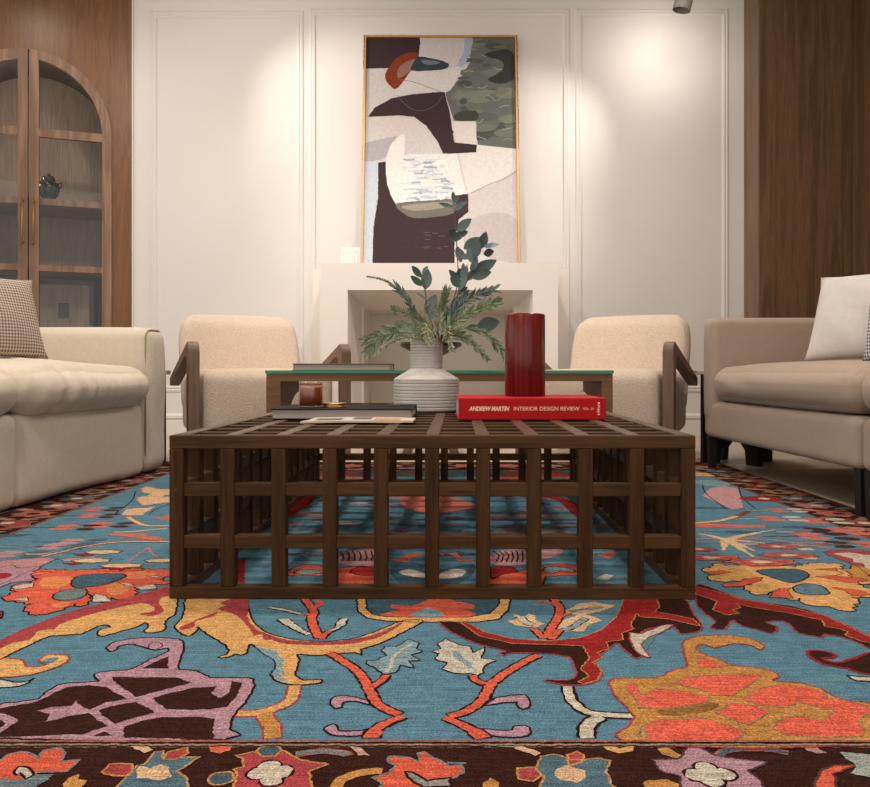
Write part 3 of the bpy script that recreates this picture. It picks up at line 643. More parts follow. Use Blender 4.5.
# --- right gold and orange lattice palmette
S(OCHRE, 10, 'C', 716, 352, 740, 338, 'D', 20, 336, 80, 330, 125, 305, 178, 295, 166, 240, 160, 205, 190, 185, 250, 175, 350, 175, 430, 190, 468, 215, 452, 230, 420, 212, 350, 205, 285, 222, 240, 208, 214, 216, 228, 242, 290, 262, 350, 290, 420, 295, 500, 310, 530, 330, 500, 348, 600, 355, 680, 375, 740, 410, 800, 425, 900, 445, 900, 590, 'C', 800, 590, 788, 520, 812, 480, 750, 420, 722, 375, ol=CRIM)
for c in (('D', 220, 255, 340, 292, 218, 300), ('D', 125, 356, 180, 335, 300, 325, 455, 325, 440, 348, 400, 372, 350, 405, 270, 402, 230, 382), ('D', -10, 408, 60, 378, 150, 385, 272, 410, 235, 440, 100, 456, -10, 452),
          ('D', 392, 416, 440, 380, 530, 362, 640, 372, 700, 400, 715, 418, 770, 420, 862, 445, 870, 470, 820, 500, 852, 530, 840, 558, 700, 562, 560, 556, 498, 530, 540, 490, 600, 482, 685, 498, 745, 465, 700, 452, 605, 430, 560, 448, 455, 442),
          ('D', 285, 468, 350, 430, 440, 445, 492, 468, 410, 516, 340, 492), ('D', 15, 517, 70, 495, 250, 490, 330, 515, 402, 546, 360, 575, 30, 578), ('C', 774, 362, 800, 352, 820, 362, 830, 395, 862, 405, 850, 450, 800, 405), ('C', 862, 515, 'D', 5, 520, 0, 560, -15, 560)):
    S((236, 92, 58), 12, *c, ol=(150, 130, 90), ow=.002, sm=1)
S(OCHRE, 13, 'D', 515, 465, 570, 440, 600, 428, 622, 445, 745, 460, 705, 478, 690, 500, 600, 482, sm=1)
S((150, 104, 36), 12.4, 'D', 60, 462, 180, 440, 280, 430, 300, 445, 230, 470, 120, 480)
# --- left orange palmette beside the table
S(ORANGE, 10, 'E', 8, 552, 70, 522, 45, 510, 80, 490, 120, 492, 155, 472, 128, 460, 150, 436, 300, 440, 400, 434, 480, 442, 530, 430, 600, 436, 676, 436, 690, 455, 620, 474, 676, 490, 560, 500, 620, 516, 530, 506, 535, 535, 500, 556, 440, 546, 408, 566, 385, 540, 350, 532, 348, 565, 318, 582, 300, 570, 220, 602, 140, 616, 98, 592, 130, 572, 60, 560, ol=DK, sm=1, zig=.008)
for c in (('E', 170, 470, 270, 462, 290, 480, 230, 510, 160, 505), ('E', 420, 500, 500, 485, 510, 520, 440, 540), ('E', 510, 445, 620, 448, 580, 470, 500, 470), ('E', 200, 572, 280, 565, 240, 590)):
    S((232, 132, 66), 11, *c)
S(NAVY, 12, 'E', 282, 490, 300, 465, 360, 455, 480, 453, 495, 465, 450, 485, 380, 502, 300, 508, ol=DK)
S((110, 128, 126), 12, 'E', 205, 545, 240, 520, 320, 511, 346, 525, 320, 550, 240, 560, ol=DK)
for c in (('E', 48, 506, 90, 494, 132, 490, 130, 505, 60, 516), ('E', 38, 556, 110, 545, 112, 562), ('E', 372, 532, 420, 540, 440, 562, 365, 564), ('E', 530, 506, 610, 494, 622, 510, 560, 518), ('E', 470, 488, 520, 492, 530, 500, 500, 502), ('E', 575, 460, 640, 462, 620, 470)):
    S(CREAM, 11.5, *c, ol=DK, ow=.002, sm=1)
S((196, 134, 132), 9, 'E', -20, 412, 60, 396, 180, 390, 218, 395, 160, 422, 80, 458, -20, 500, ol=DK, ow=.002)
S(CRIM, 9.5, 'E', 0, 605, 8, 600, 12, 618, 0, 632, ol=DK)
Ln(PEACH, 10, .010, 'E', 165, 383, 240, 366, 330, 345, 420, 331, 520, 325, 690, 325, ol=DK)
Ln((208, 110, 80), 10.5, .004, 'E', 250, 362, 330, 345, 420, 328, 520, 322, 690, 322)
S((214, 104, 74), 11, 'E', 420, 299, 470, 292, 560, 294, 640, 312, 640, 322, 590, 318, 500, 306, sm=1)
for y0, x0 in ((378, 290), (412, 245)):
    S(RED, 9, 'E', x0, y0 - 2, x0 + 60, y0 - 6, x0 + 80, y0, x0 + 40, y0 + 6, sm=1, ol=DK, ow=.002); El(PEACH, 9, *g(*px('E', x0 + 118, y0 - 12)[0]), .045, .022, DK, wob=.08)
El(PEACH, 9, *g(*px('E', 480, 420)[0]), .05, .02, DK, wob=.08); El(PEACH, 9, *g(*px('E', 640, 400)[0]), .04, .02, DK, wob=.08); El(RED, 9, *g(*px('E', 470, 436)[0]), .06, .015, DK, wob=.08)
for a in ((590, 345, 600, 372, 635, 388), (585, 348, 540, 380, 500, 410), (570, 345, 460, 362, 380, 375)): Ln((196, 120, 112), 9, .006, 'E', *a)
S(PEACH, 9, 'M', 510, 235, 560, 215, 640, 235, 690, 245, 780, 240, 800, 290, 720, 300, 700, 318, 800, 320, 800, 365, 640, 385, 530, 400, 470, 350, 490, 318, 570, 310, 610, 285, 530, 275, ol=(90, 110, 120), ow=.002, sm=1, zig=.01)
S(PEACH, 9, 'M', 312, 495, 350, 440, 430, 430, 560, 425, 640, 410, 600, 440, 540, 470, 520, 496, 420, 500, sm=1)
S((86, 128, 150), 9.5, 'M', 620, 215, 660, 185, 790, 170, 800, 235, 700, 240, sm=1)
Ln(DK, 9, .004, 'M', 450, 262, 420, 340, 360, 400, 270, 460, 250, 495); Ln(DK, 9, .004, 'M', 790, 385, 640, 440, 580, 490)
Ln(PEACH, 9, .014, 'M', 375, 515, 450, 560, 560, 600, 800, 600, ol=(150, 80, 70), ow=.002); S((214, 104, 74), 9, 'M', 600, 515, 700, 520, 790, 490, 800, 545, 680, 540, sm=1)
Ln(PEACH, 9, .012, 'M', 230, 665, 400, 660, 600, 640, 800, 625)
# --- right gold palmette beside the table
S(GOLD, 10, 'F', 175, 456, 210, 450, 235, 430, 270, 440, 420, 438, 560, 445, 640, 430, 750, 434, 742, 455, 782, 470, 778, 490, 862, 500, 880, 512, 810, 516, 880, 545, 880, 568, 790, 570, 825, 590, 800, 600, 790, 632, 700, 610, 600, 600, 582, 575, 540, 582, 500, 545, 460, 550, 400, 562, 348, 532, 382, 520, 345, 500, 250, 506, 196, 492, 232, 480, ol=DK, sm=1, zig=.008)
S(NAVY, 12, 'F', 395, 465, 450, 455, 560, 455, 612, 470, 612, 490, 560, 512, 510, 505, 460, 488, ol=DK)
S((96, 130, 148), 12, 'F', 552, 530, 600, 515, 660, 522, 698, 545, 690, 560, 620, 563, 565, 552, ol=DK)
for c in (('F', 252, 518, 330, 508, 350, 495, 425, 488, 420, 502, 340, 526, 270, 530), ('F', 455, 572, 470, 545, 500, 535, 540, 533, 530, 545, 552, 576), ('F', 640, 485, 720, 482, 800, 490, 866, 505, 780, 512, 720, 498), ('F', 700, 528, 830, 543, 880, 562, 800, 568, 770, 548), ('F', 180, 470, 260, 460, 300, 468, 240, 478), ('F', 640, 455, 730, 452, 735, 462)):
    S(ORANGE, 11.5, *c, ol=DK, ow=.002, sm=1)
for cx, cy, rx, ry in ((215, 407, .07, .03), (420, 425, .085, .036), (490, 361, .055, .028), (532, 397, .07, .03), (165, 372, .04, .024)):
    c = g(*px('F', cx, cy)[0]); El((206, 96, 76), 11, *c, rx, ry, DK, wob=.10, ow=.0025); El(CREAM, 12, *c, rx * .3, ry * .35)
    for k in range(5): El((178, 62, 54), 11.6, c[0] + rx * .6 * cos(k * 1.257), c[1] + ry * .6 * sin(k * 1.257), rx * .2, ry * .22)
S(CRIM, 11, 'F', 360, 440, 480, 430, 500, 444, 380, 446, sm=1)
for a in ((575, 372, 650, 372), (590, 407, 665, 412)): Ln(PEACH, 10, .022, 'F', *a)
for q in ((390, 405, 5), (262, 380, 4), (480, 290, 3), (150, 305, 4), (380, 310, 4), (450, 350, 3), (400, 382, 3)): Ln(PEACH, 10, [.024, .018, .009], 'F', 270, 332, (270 + q[0]) / 2, (332 + q[1]) / 2 - 2, q[0], q[1])
Ln((206, 130, 120), 9, .010, 'F', 150, 330, 300, 325, 500, 335, 720, 372)
S(CRIM, 9, 'F', 676, 385, 760, 375, 900, 388, 900, 500, 820, 445, 730, 408, ol=DK, ow=.002)
S(CREAM, 10, 'F', 715, 390, 780, 386, 900, 400, 900, 470, 850, 448, 845, 430, 800, 425, 800, 412, sm=1)
Ln(PEACH, 9.4, .018, 'F', 140, 262, 230, 256, 300, 240, 345, 222, ol=(140, 70, 50)); Ln((130, 66, 46), 9.6, .020, 'F', 320, 234, 372, 212)
S((214, 104, 84), 9, 'F', 130, 262, 260, 268, 440, 272, 440, 282, 300, 284, 130, 278, sm=1)
S((206, 150, 150), 9, 'F', 175, 150, 205, 120, 260, 108, 320, 118, 335, 155, 345, 200, 300, 205, 220, 170, sm=1); El(LBLUE, 9.5, *g(*px('F', 212, 97)[0]), .07, .09); Ln(GOLD, 9.5, .12, 'O', 20, 70, 110, 72)
Ln(DK, 9.8, .004, 'O', 235, 118, 240, 150, 255, 185, 320, 240); Ln(DK, 9.8, .004, 'O', 60, 120, 75, 160, 130, 205, 180, 240)
El(RED, 10, *g(*px('F', 420, 162)[0]), .075, .055, DK, wob=.06); El(CREAM, 11, *g(*px('F', 432, 162)[0]), .02, .02)
# small paired leaves scattered by the side borders
def pair(x, y, s, c1, c2, fl=1):
    for dx, dy in ((0, .012), (0, -.012)): El(c1, 9, x + dx, y + dy * s * 1.6, .032 * s, .018 * s, wob=.12)
    for dx, dy in ((fl * .065, .016), (fl * .065, -.016)): El(c2, 9, x + dx * s, y + dy * s * 1.4, .026 * s, .016 * s, rot=fl * dy * 12)
    I.ribbon([(x - fl * .10 * s, y), (x - fl * .02 * s, y)], c2, 8.8, .006); I.ribbon([(x + fl * .09 * s, y), (x + fl * .14 * s, y)], c1, 8.8, .006)
LO = (218, 112, 90)
for k, a, b_, c, s in (('E', 255, 268, 1, 1.1), ('E', 390, 258, 1, 1.1), ('E', 350, 222, 1, 1), ('E', 205, 345, 2, 1), ('E', 275, 325, 2, 1), ('E', 30, 375, 2, 1), ('E', 370, 195, 1, 1), ('F', 455, 245, 3, 1.2), ('F', 485, 210, 3, 1), ('F', 635, 255, 3, 1.2), ('F', 625, 318, 1, 1.3), ('F', 815, 300, 1, 1.2), ('F', 740, 292, 1, 1), ('F', 860, 352, 1, 1.1)):
    p = g(*px(k, a, b_)[0]); cols = {1: (LO, (84, 46, 36)), 2: ((190, 140, 138), (80, 104, 116)), 3: (LO, CREAM)}[c]
    pair(p[0], p[1], s, cols[0], cols[1], 1 if k == 'E' else -1 if a > 700 else 1)
# under and behind the table
S(RED, 9, 'K', 28, 290, 66, 285, 60, 345, 62, 388, 34, 388, sm=1)
S(ORANGE, 9, 'K', 235, 345, 260, 325, 320, 310, 400, 318, 470, 325, 520, 318, 600, 320, 640, 345, 640, 395, 440, 395, 420, 360, 250, 358, ol=DK)
S(LBLUE, 10, 'K', 268, 342, 300, 334, 380, 335, 400, 344, 330, 352, 275, 350, ol=DK); S(RED, 10, 'K', 495, 345, 530, 320, 590, 325, 620, 350, 560, 358, ol=DK)
S((196, 140, 140), 8.5, 'K', 440, 300, 480, 260, 560, 245, 620, 250, 640, 310, 520, 318)
for k in range(6): Ln(DK, 9.5, .004, 'K', 455 + k * 26, 255, 470 + k * 24, 275, 462 + k * 25, 300)
for k in range(6): Ln(DK, 9.5, .004, 'L', 262 + k * 24, 255, 285 + k * 20, 275, 270 + k * 22, 305)
S((214, 104, 74), 9, 'K', 655, 290, 700, 285, 740, 265, 810, 262, 800, 275, 755, 280, 740, 300, 700, 298, sm=1)
S(NAVY, 8.6, 'K', 670, 300, 760, 300, 830, 320, 'L', 60, 330, 150, 310, 190, 320, 120, 390, 'K', 700, 390)
S(CREAM, 9.4, 'K', 700, 345, 740, 330, 800, 345, 'L', 10, 355, 40, 350, 90, 330, 150, 335, 130, 360, 60, 370, 'K', 760, 362)
S((214, 104, 74), 9, 'L', 60, 262, 110, 262, 130, 285, 190, 292, 180, 300, 115, 298, 100, 275, sm=1)
S(RED, 9.6, 'L', 250, 322, 300, 318, 345, 322, 368, 342, 300, 352, 255, 375, sm=1, ol=DK); S(ORANGE, 9, 'L', 240, 395, 260, 360, 340, 345, 400, 330, 500, 310, 580, 310, 640, 330, 620, 355, 480, 360, 460, 395, ol=DK)
S(LBLUE, 10, 'L', 468, 340, 480, 322, 540, 320, 600, 335, 590, 345, 540, 338, 510, 348, ol=DK)
S((196, 140, 140), 8.5, 'L', 230, 300, 270, 262, 340, 245, 420, 250, 540, 245, 540, 268, 440, 300, 330, 318)
S((206, 120, 110), 9, 'L', 690, 275, 740, 252, 785, 262, 740, 290, sm=1); S(CREAM, 9, 'L', 680, 370, 730, 350, 760, 358, 740, 375, sm=1)
S((214, 112, 92), 8.7, 'K', 700, 30, 820, 20, 'L', 40, 20, 160, 50, 190, 75, 60, 95, 0, 115, 'K', 800, 95, 730, 75)
S((214, 112, 92), 8.7, 'L', 40, 262, 60, 266, 50, 275)
for i in range(46):   # rows of little brown and pink leaves in the far field
    x = rr.uniform(-.75, .75); y = rr.uniform(2.2, 3.5); El(rr.choice([(150, 110, 112), (96, 70, 66), (70, 92, 104), (180, 150, 140)]), 8 + i * .01, x, y, rr.uniform(.025, .05), rr.uniform(.012, .03), wob=.15)
for i in range(26):
    x = rr.uniform(-.9, .9); y = rr.uniform(3.05, 3.68); El(rr.choice([ORANGE, LO, (206, 140, 130), (224, 130, 90)]), 8.8 + i * .01, x, y, rr.uniform(.05, .13), rr.uniform(.02, .05), (120, 60, 60), wob=.2)
for s in (-1, 1):     # red sweeps closing the centre field
    Ln(RED, 9, .04, *(('K', 340, 20, 300, 60, 262, 84, 200, 120) if s < 0 else ('L', 500, 28, 560, 48, 610, 90, 660, 130)), ol=(90, 40, 34))
for k, x, y in (('E', 60, 345), ('E', 150, 372), ('E', 330, 395), ('E', 20, 300), ('F', 520, 300), ('F', 560, 355), ('F', 600, 345), ('F', 350, 350), ('F', 330, 300), ('F', 700, 345), ('F', 800, 355), ('F', 200, 200), ('F', 560, 280)):
    c = g(*px(k, x, y)[0]); El(rr.choice([(112, 150, 158), (70, 104, 120), (176, 150, 140)]), 8.4, *c, rr.uniform(.03, .06), rr.uniform(.012, .02), (60, 60, 70), wob=.15, ow=.002); I.ribbon([(c[0] - .09, c[1] + .01), (c[0] - .04, c[1]), (c[0] + .05, c[1] + .012), (c[0] + .1, c[1])], (96, 70, 70), 8.3, .003)
for i in range(90):  # dusky ellipses paint the shade under the table into the field
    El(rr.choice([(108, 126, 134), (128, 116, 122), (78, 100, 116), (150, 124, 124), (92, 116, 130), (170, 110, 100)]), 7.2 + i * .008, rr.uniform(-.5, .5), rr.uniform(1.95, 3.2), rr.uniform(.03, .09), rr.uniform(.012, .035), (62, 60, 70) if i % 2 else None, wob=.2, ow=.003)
for x, y, rx, ry, c in ((-.52, 3.42, .17, .10, ORANGE), (-.40, 3.30, .12, .06, (206, 140, 130)), (.42, 3.42, .16, .10, ORANGE), (.30, 3.32, .10, .05, LO), (.62, 3.36, .12, .08, (206, 120, 90)), (-.1, 3.46, .12, .05, (190, 140, 140)), (-.72, 3.34, .12, .08, LO)):
    El(c, 9.2, x, y, rx, ry, (110, 50, 46), wob=.22, n=18)
    for k in range(4): I.ribbon([(x - rx * .8, y - ry * .6 + k * ry * .4), (x + rr.uniform(-.3, .8) * rx, y - ry * .6 + k * ry * .4 + .006)], (130, 56, 50), 9.7, .007)
# pattern carrying on beyond the picture edges
for s in (-1, 1):
    El(GOLD if s > 0 else ORANGE, 9.3, s * .93, 1.28, .12, .15, DK, wob=.16, n=22); El(NAVY, 9.9, s * .93, 1.30, .05, .06, DK); El(CREAM, 10.4, s * .93, 1.30, .018, .02)
    El(MAUVE if s < 0 else OCHRE, 9.3, s * .98, 1.74, .10, .09, DK, wob=.16, n=18); El(RED, 9.9, s * .98, 1.74, .035, .03)
    I.ribbon([(s * q[0], q[1]) for q in catmull([(.72, 1.04), (.86, 1.08), (1.02, 1.06), (1.1, 1.2), (1.06, 1.42), (.94, 1.56), (.98, 1.68)], False, 5)], ORANGE, 9.2, .014)
    I.ribbon([(s * q[0], q[1]) for q in catmull([(.70, 1.20), (.80, 1.14), (.84, 1.10)], False, 5)], CREAM, 9.2, .012)
# --- front border flowers
def flower(k, col, ol_, core, *pts):
    S(col, 6, k, *pts, ol=ol_, ow=.003, sm=1)
flower('G', ORANGE, (120, 130, 130), 0, -20, 110, 20, 75, 60, 68, 95, 72, 115, 90, 130, 62, 175, 55, 195, 70, 185, 95, 240, 92, 200, 125, 110, 130, 95, 150, 60, 175, -20, 175)
S((110, 126, 130), 6.5, 'G', -20, 145, 60, 150, 110, 135, 165, 135, 130, 160, 60, 200, -20, 200, sm=1)
S(CREAM, 7, 'G', 40, 130, 58, 112, 90, 115, 100, 138, 75, 150, 62, 132, 50, 138, ol=DK, sm=1)
S(OCHRE, 6, 'G', 190, 165, 210, 145, 235, 135, 232, 150, 262, 155, 240, 175, 240, 200, 200, 200, sm=1)
flower('G', (84, 116, 128), (190, 140, 80), 0, 345, 175, 375, 150, 410, 110, 445, 98, 460, 68, 490, 65, 490, 90, 540, 85, 598, 82, 560, 110, 530, 125, 560, 150, 570, 200, 345, 200)
S(PEACH, 7, 'G', 400, 125, 420, 108, 450, 115, 480, 104, 512, 108, 510, 125, 520, 145, 480, 155, 440, 150, 405, 150, ol=(84, 116, 128), sm=1)
S(CRIM, 7, 'G', 308, 130, 330, 103, 395, 105, 402, 122, 380, 140, 330, 138, ol=OCHRE, ow=.003, sm=1); S(CRIM, 7, 'G', 488, 92, 505, 68, 560, 56, 562, 72, 530, 90, ol=OCHRE, ow=.003, sm=1)
S(ORANGE, 6, 'G', 622, 42, 660, 48, 700, 42, 690, 62, 660, 72, 632, 66, ol=OCHRE, ow=.002, sm=1)
flower('G', CRIM, OCHRE, 0, 690, 200, 712, 140, 700, 120, 730, 112, 728, 88, 705, 78, 760, 68, 800, 80, 840, 62, 870, 72, 'H', 25, 90, 115, 105, 60, 125, 60, 150, 75, 200)
for a, b_ in ((775, 132), (808, 112), (845, 128), (815, 152)): El(DK, 7.2, *g(*px('G', a, b_)[0]), .0150, .0165); El(CREAM, 7.8, *g(*px('G', a, b_)[0]), .0122, .0135)
El(PEACH, 7.6, *g(*px('G', 810, 134)[0]), .009, .009)
for a, b_ in ((665, 148), (808, 65)): El((70, 96, 106), 7, *g(*px('G', a, b_)[0]), .014, .014, OCHRE)
Ln((116, 124, 130), 7, .010, 'H', 20, 75, 80, 66, 150, 70, 175, 80, ol=(180, 90, 60), ow=.002)
S((190, 150, 130), 7, 'H', 165, 48, 210, 58, 240, 78, 205, 80, 190, 62, sm=1)
flower('H', ORANGE, (120, 130, 130), 0, 240, 200, 280, 165, 245, 145, 300, 130, 315, 108, 292, 100, 295, 82, 345, 82, 385, 95, 385, 72, 405, 66, 425, 85, 460, 100, 475, 110, 515, 108, 520, 130, 500, 145, 470, 150, 420, 150, 400, 200)
S((150, 146, 138), 7, 'H', 345, 128, 370, 130, 410, 155, 480, 145, 480, 170, 400, 175, 360, 150, ol=DK, sm=1)
Ln(OCHRE, 6.5, .014, 'H', 130, 185, 160, 150, 215, 130, 295, 124); S(OCHRE, 6, 'H', 580, 160, 600, 145, 625, 160, 615, 200, 580, 200, sm=1)
Ln((120, 128, 130), 6.8, .004, 'H', 470, 100, 545, 104)
flower('H', (84, 116, 128), (190, 140, 80), 0, 745, 200, 760, 140, 740, 120, 755, 80, 800, 75, 840, 90, 'J', 0, 92, 60, 88, 90, 95, 80, 130, 95, 165, 140, 200)
S(PEACH, 7, 'H', 795, 120, 830, 108, 'J', 15, 125, 20, 145, -10, 160, 'H', 820, 155, 795, 140, sm=1)
S(CRIM, 7, 'H', 680, 118, 740, 115, 752, 140, 730, 158, 690, 150, ol=OCHRE, ow=.003, sm=1); S(CRIM, 7, 'H', 832, 78, 860, 66, 'J', 12, 78, 5, 100, 'H', 840, 108, ol=OCHRE, ow=.003, sm=1)
S(GOLD, 6, 'J', 55, 42, 90, 45, 120, 58, 165, 42, 160, 65, 120, 72, 85, 62, sm=1); S(OCHRE, 6, 'J', 228, 58, 260, 55, 308, 78, 295, 86, 245, 75, sm=1)
flower('J', MAUVE, (90, 60, 70), 0, 300, 200, 300, 140, 245, 128, 215, 90, 300, 88, 320, 52, 350, 50, 400, 78, 470, 88, 560, 98, 540, 110, 500, 125, 540, 150, 560, 200)
for a, b_ in ((350, 138), (378, 118), (432, 135), (398, 155)): El(DK, 7.2, *g(*px('J', a, b_)[0]), .0155, .0165); El(CREAM, 7.8, *g(*px('J', a, b_)[0]), .0125, .0135)
S(OCHRE, 6, 'J', 190, 155, 260, 150, 300, 165, 280, 200, 200, 200, sm=1); Ln(NAVY, 7, .008, 'J', 415, 80, 440, 64, 500, 58, 580, 62, 630, 74, ol=(180, 90, 60), ow=.002)
S((190, 140, 130), 7, 'J', 655, 42, 700, 42, 720, 62, 745, 72, 710, 74, 680, 62, sm=1)
flower('J', ORANGE, (100, 60, 50), 0, 705, 200, 705, 160, 720, 125, 760, 108, 850, 105, 800, 120, 762, 135, 770, 170, 790, 200)
S((160, 168, 156), 7, 'J', 775, 68, 830, 72, 900, 80, 900, 150, 850, 140, 808, 132, 830, 112, sm=1)
Ln((150, 146, 130), 7, .006, 'G', -10, 32, 200, 32, 370, 40, 410, 50); Ln(PEACH, 7.1, .011, 'G', 400, 46, 425, 55, 448, 68)
Ln((150, 146, 130), 7, .005, 'G', 700, 44, 860, 44, 'H', 200, 44, 460, 46, 650, 50, 690, 55); Ln(PEACH, 7.1, .010, 'H', 680, 52, 720, 66, 750, 78)
Ln((110, 96, 110), 7, .005, 'J', -10, 42, 200, 42, 500, 40, 880, 34)
# side and back borders: alternating rosettes and leaves
for side in (-1, 1):
    bx0 = (RX0 + FX_0) / 2 if side < 0 else (RX1 + FX_1) / 2; y = 1.0; i = 0
    while y < 3.85:
        c = [LO, (196, 140, 140), (112, 128, 132), (206, 150, 110), (186, 70, 62)][i % 5]
        c = tuple(q * .72 + w_ * .28 for q, w_ in zip(c, (70, 40, 32)))
        El(c, 6, bx0 + rr.uniform(-.02, .02), y, .062, .05, (150, 110, 70), wob=.18); El([CREAM, DK, PEACH][i % 3], 7, bx0, y, .02, .018)
        for dx in (-1, 1):
            El(rr.choice([(180, 124, 96), (150, 96, 80), (98, 110, 112), (170, 130, 100)]), 6.2, bx0 + dx * .065, y + .085 + dx * .012, .038, .02, wob=.15, rot=dx * .5)
            El(rr.choice([(160, 74, 58), (176, 128, 100)]), 6.3, bx0 + dx * .035, y + .06, .03, .010, wob=.15)
        y += .15; i += 1
x = -1.2; i = 0
while x < 1.2:
    El([LO, (196, 140, 140), (112, 128, 132), (206, 120, 90)][i % 4], 6, x, 3.75, .075, .07, (90, 50, 40), wob=.2); El((196, 140, 120), 6.2, x + .1, 3.66, .04, .015, wob=.15); El((190, 110, 84), 6.2, x + .04, 3.64, .03, .012, wob=.15)
    El((196, 150, 120), 6.4, x + .09, 3.86, .035, .015, wob=.15); El((186, 90, 72), 6.4, x + .09, 3.79, .03, .015, wob=.15); x += .19; i += 1
# clip overshoot into the border: keep field motifs off the guard stripe by re-laying the stripe on top
for (yy, c, wd) in ((FY_0 - .002, (176, 96, 74), .0045), (FY_0 - .0065, DK, .0045), (FY_0 - .011, (160, 132, 104), .004)):
    I.ribbon([(RX0 + .2, yy), (RX1 - .2, yy)], c, 15, wd)
def worn(c):
    l = .3 * c[0] + .59 * c[1] + .11 * c[2]
    return tuple((q * .86 + l * .14) * .69 for q in c)
I.c = [worn(c) for c in I.c]
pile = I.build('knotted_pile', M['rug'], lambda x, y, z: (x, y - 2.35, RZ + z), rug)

# ---------------------------------------------------------------- large abstract painting leaning on the mantel
pb = Vector((0.004, 5.30, FZ + .006)); pt_y, ptz = 5.56, 2.80
lean = math.atan2(pt_y - 5.30, ptz - FZ); PW = 1.066; PH = math.hypot(ptz - FZ, pt_y - 5.30)
pic = thing('abstract_painting', 'tall abstract painting in plum, white and grey-green in a thin gold frame on the mantel', 'painting', pb)
pic.rotation_euler = (-lean, 0, 0)
bm = bmesh.new(); hw = PW / 2; fw = .012
for a, b_, c, d in ((-hw, -hw + fw, 0, PH), (hw - fw, hw, 0, PH), (-hw + fw, hw - fw, 0, fw), (-hw + fw, hw - fw, PH - fw, PH)): bm_box(bm, a, b_, -.02, .025, c, d, .001)
bm_obj('frame', bm, M['goldframe'], pic)
K = Inlay(.012, .0022, 9)
# crop coordinates of the picture -> metres on the canvas
VH = PH - .10
def cp(x, y): return (-hw + (x - 67) / 450 * PW, PH - (y - 72) / 666 * VH)
def T(col, lv, *a, sm=3, ol=None):
    p = [(a[i], a[i + 1]) for i in range(0, len(a), 2)]
    p = [(max(64, min(520, q[0])), max(68, min(805, q[1]))) for q in (catmull(p, True, sm) if sm else p)]
    K.poly([cp(*q) for q in p], col, lv, ol, .004)
def TL(col, lv, wd, *a): K.ribbon([cp(*q) for q in catmull([(a[i], a[i + 1]) for i in range(0, len(a), 2)], False, 5)], col, lv, wd)
PLUM, WHITE, LIL = (66, 52, 54), (226, 220, 216), (204, 194, 194)
T((208, 200, 200), 0, 60, 60, 525, 60, 525, 810, 60, 810, sm=0)
T(PLUM, 2, 60, 60, 240, 60, 235, 100, 228, 140, 190, 140, 150, 170, 60, 172, sm=1)
T((108, 110, 106), 1, 385, 60, 530, 60, 530, 415, 400, 402, 396, 335, 330, 330, 305, 245, 350, 200, 380, 150, sm=1)
rk = random.Random(4)
for i in range(70):
    x, y = rk.uniform(330, 505), rk.uniform(80, 395)
    if x < 350 and y < 240: continue
    c = rk.choice([(100, 103, 98), (92, 94, 88), (118, 120, 112), (126, 132, 118), (84, 86, 82), (108, 114, 100)]); w_, h_ = rk.uniform(14, 42), rk.uniform(4, 16)
    if x - w_ < 330: w_ = 12
    T(c, 3 + i * .02, x - w_, y, x, y - h_, min(513, x + w_), y - h_ * .3, min(513, x + w_ * .7), y + h_ * .7, x - w_ * .4, y + h_)
for i in range(16):
    x, y = rk.uniform(350, 480), rk.uniform(110, 390); TL(rk.choice([(176, 180, 170), (160, 166, 150)]), 4.6, .004, x, y, x + 14, y - rk.uniform(-8, 10), x + 30, y - rk.uniform(-12, 14))
T((62, 66, 64), 4.8, 420, 130, 480, 112, 508, 130, 508, 200, 470, 218, 430, 205, 470, 180, 475, 150); T((70, 74, 64), 4.8, 340, 305, 395, 300, 396, 328, 335, 328)
T((168, 178, 192), 4, 350, 60, 388, 60, 378, 130, 350, 170, 335, 175, 360, 120, sm=2)
T((206, 198, 200), 5, 240, 60, 350, 60, 362, 90, 355, 130, 320, 165, 300, 160, 240, 145, 228, 130, 232, 95)
T((214, 208, 206), 5.4, 162, 235, 180, 195, 215, 176, 300, 175, 345, 165, 352, 180, 330, 225, 305, 245, 240, 245, 190, 250, 165, 252)
T((134, 62, 38), 6, 128, 200, 140, 165, 175, 130, 220, 122, 225, 140, 205, 178, 165, 232, 145, 225); T((152, 116, 102), 6.2, 175, 160, 225, 140, 222, 160, 190, 190, 165, 200)
T((60, 72, 78), 7, 205, 172, 225, 138, 260, 140, 312, 155, 305, 172, 250, 178, 215, 178, ol=(40, 40, 44)); T((110, 124, 130), 7.2, 235, 145, 275, 148, 290, 155, 250, 160)
TL((120, 110, 108), 7.4, .004, 165, 205, 220, 215, 280, 238, 305, 246)
T(PLUM, 6, 80, 318, 100, 290, 150, 262, 210, 250, 303, 242, 318, 300, 332, 395, 397, 402, 396, 424, 300, 430, 285, 395, 250, 345, 215, 318, 170, 314, sm=1)
TL((112, 100, 104), 7, .004, 165, 255, 200, 290, 240, 300, 280, 280, 300, 248)
T((222, 214, 210), 5, 322, 332, 396, 332, 397, 402, 336, 394, sm=0)
T((212, 204, 200), 4, 60, 322, 170, 314, 215, 320, 250, 345, 285, 395, 296, 430, 260, 440, 190, 370, 120, 385, 60, 405, sm=1); T((178, 174, 176), 4.5, 60, 405, 120, 385, 185, 378, 150, 420, 120, 445, 60, 448)
T((224, 218, 212), 3, 300, 430, 400, 402, 525, 415, 525, 475, 440, 530, 370, 545, 345, 430, sm=1)
T((206, 198, 196), 3, 525, 470, 450, 515, 375, 545, 372, 600, 340, 620, 335, 810, 525, 810, sm=1); TL((172, 162, 162), 4, .008, 378, 545, 430, 520, 480, 500, 518, 476); T((192, 182, 182), 4, 380, 620, 470, 600, 520, 640, 520, 740, 430, 730, 360, 690)
T((198, 204, 216), 4, 60, 448, 110, 455, 115, 500, 100, 640, 98, 810, 60, 810, sm=1)
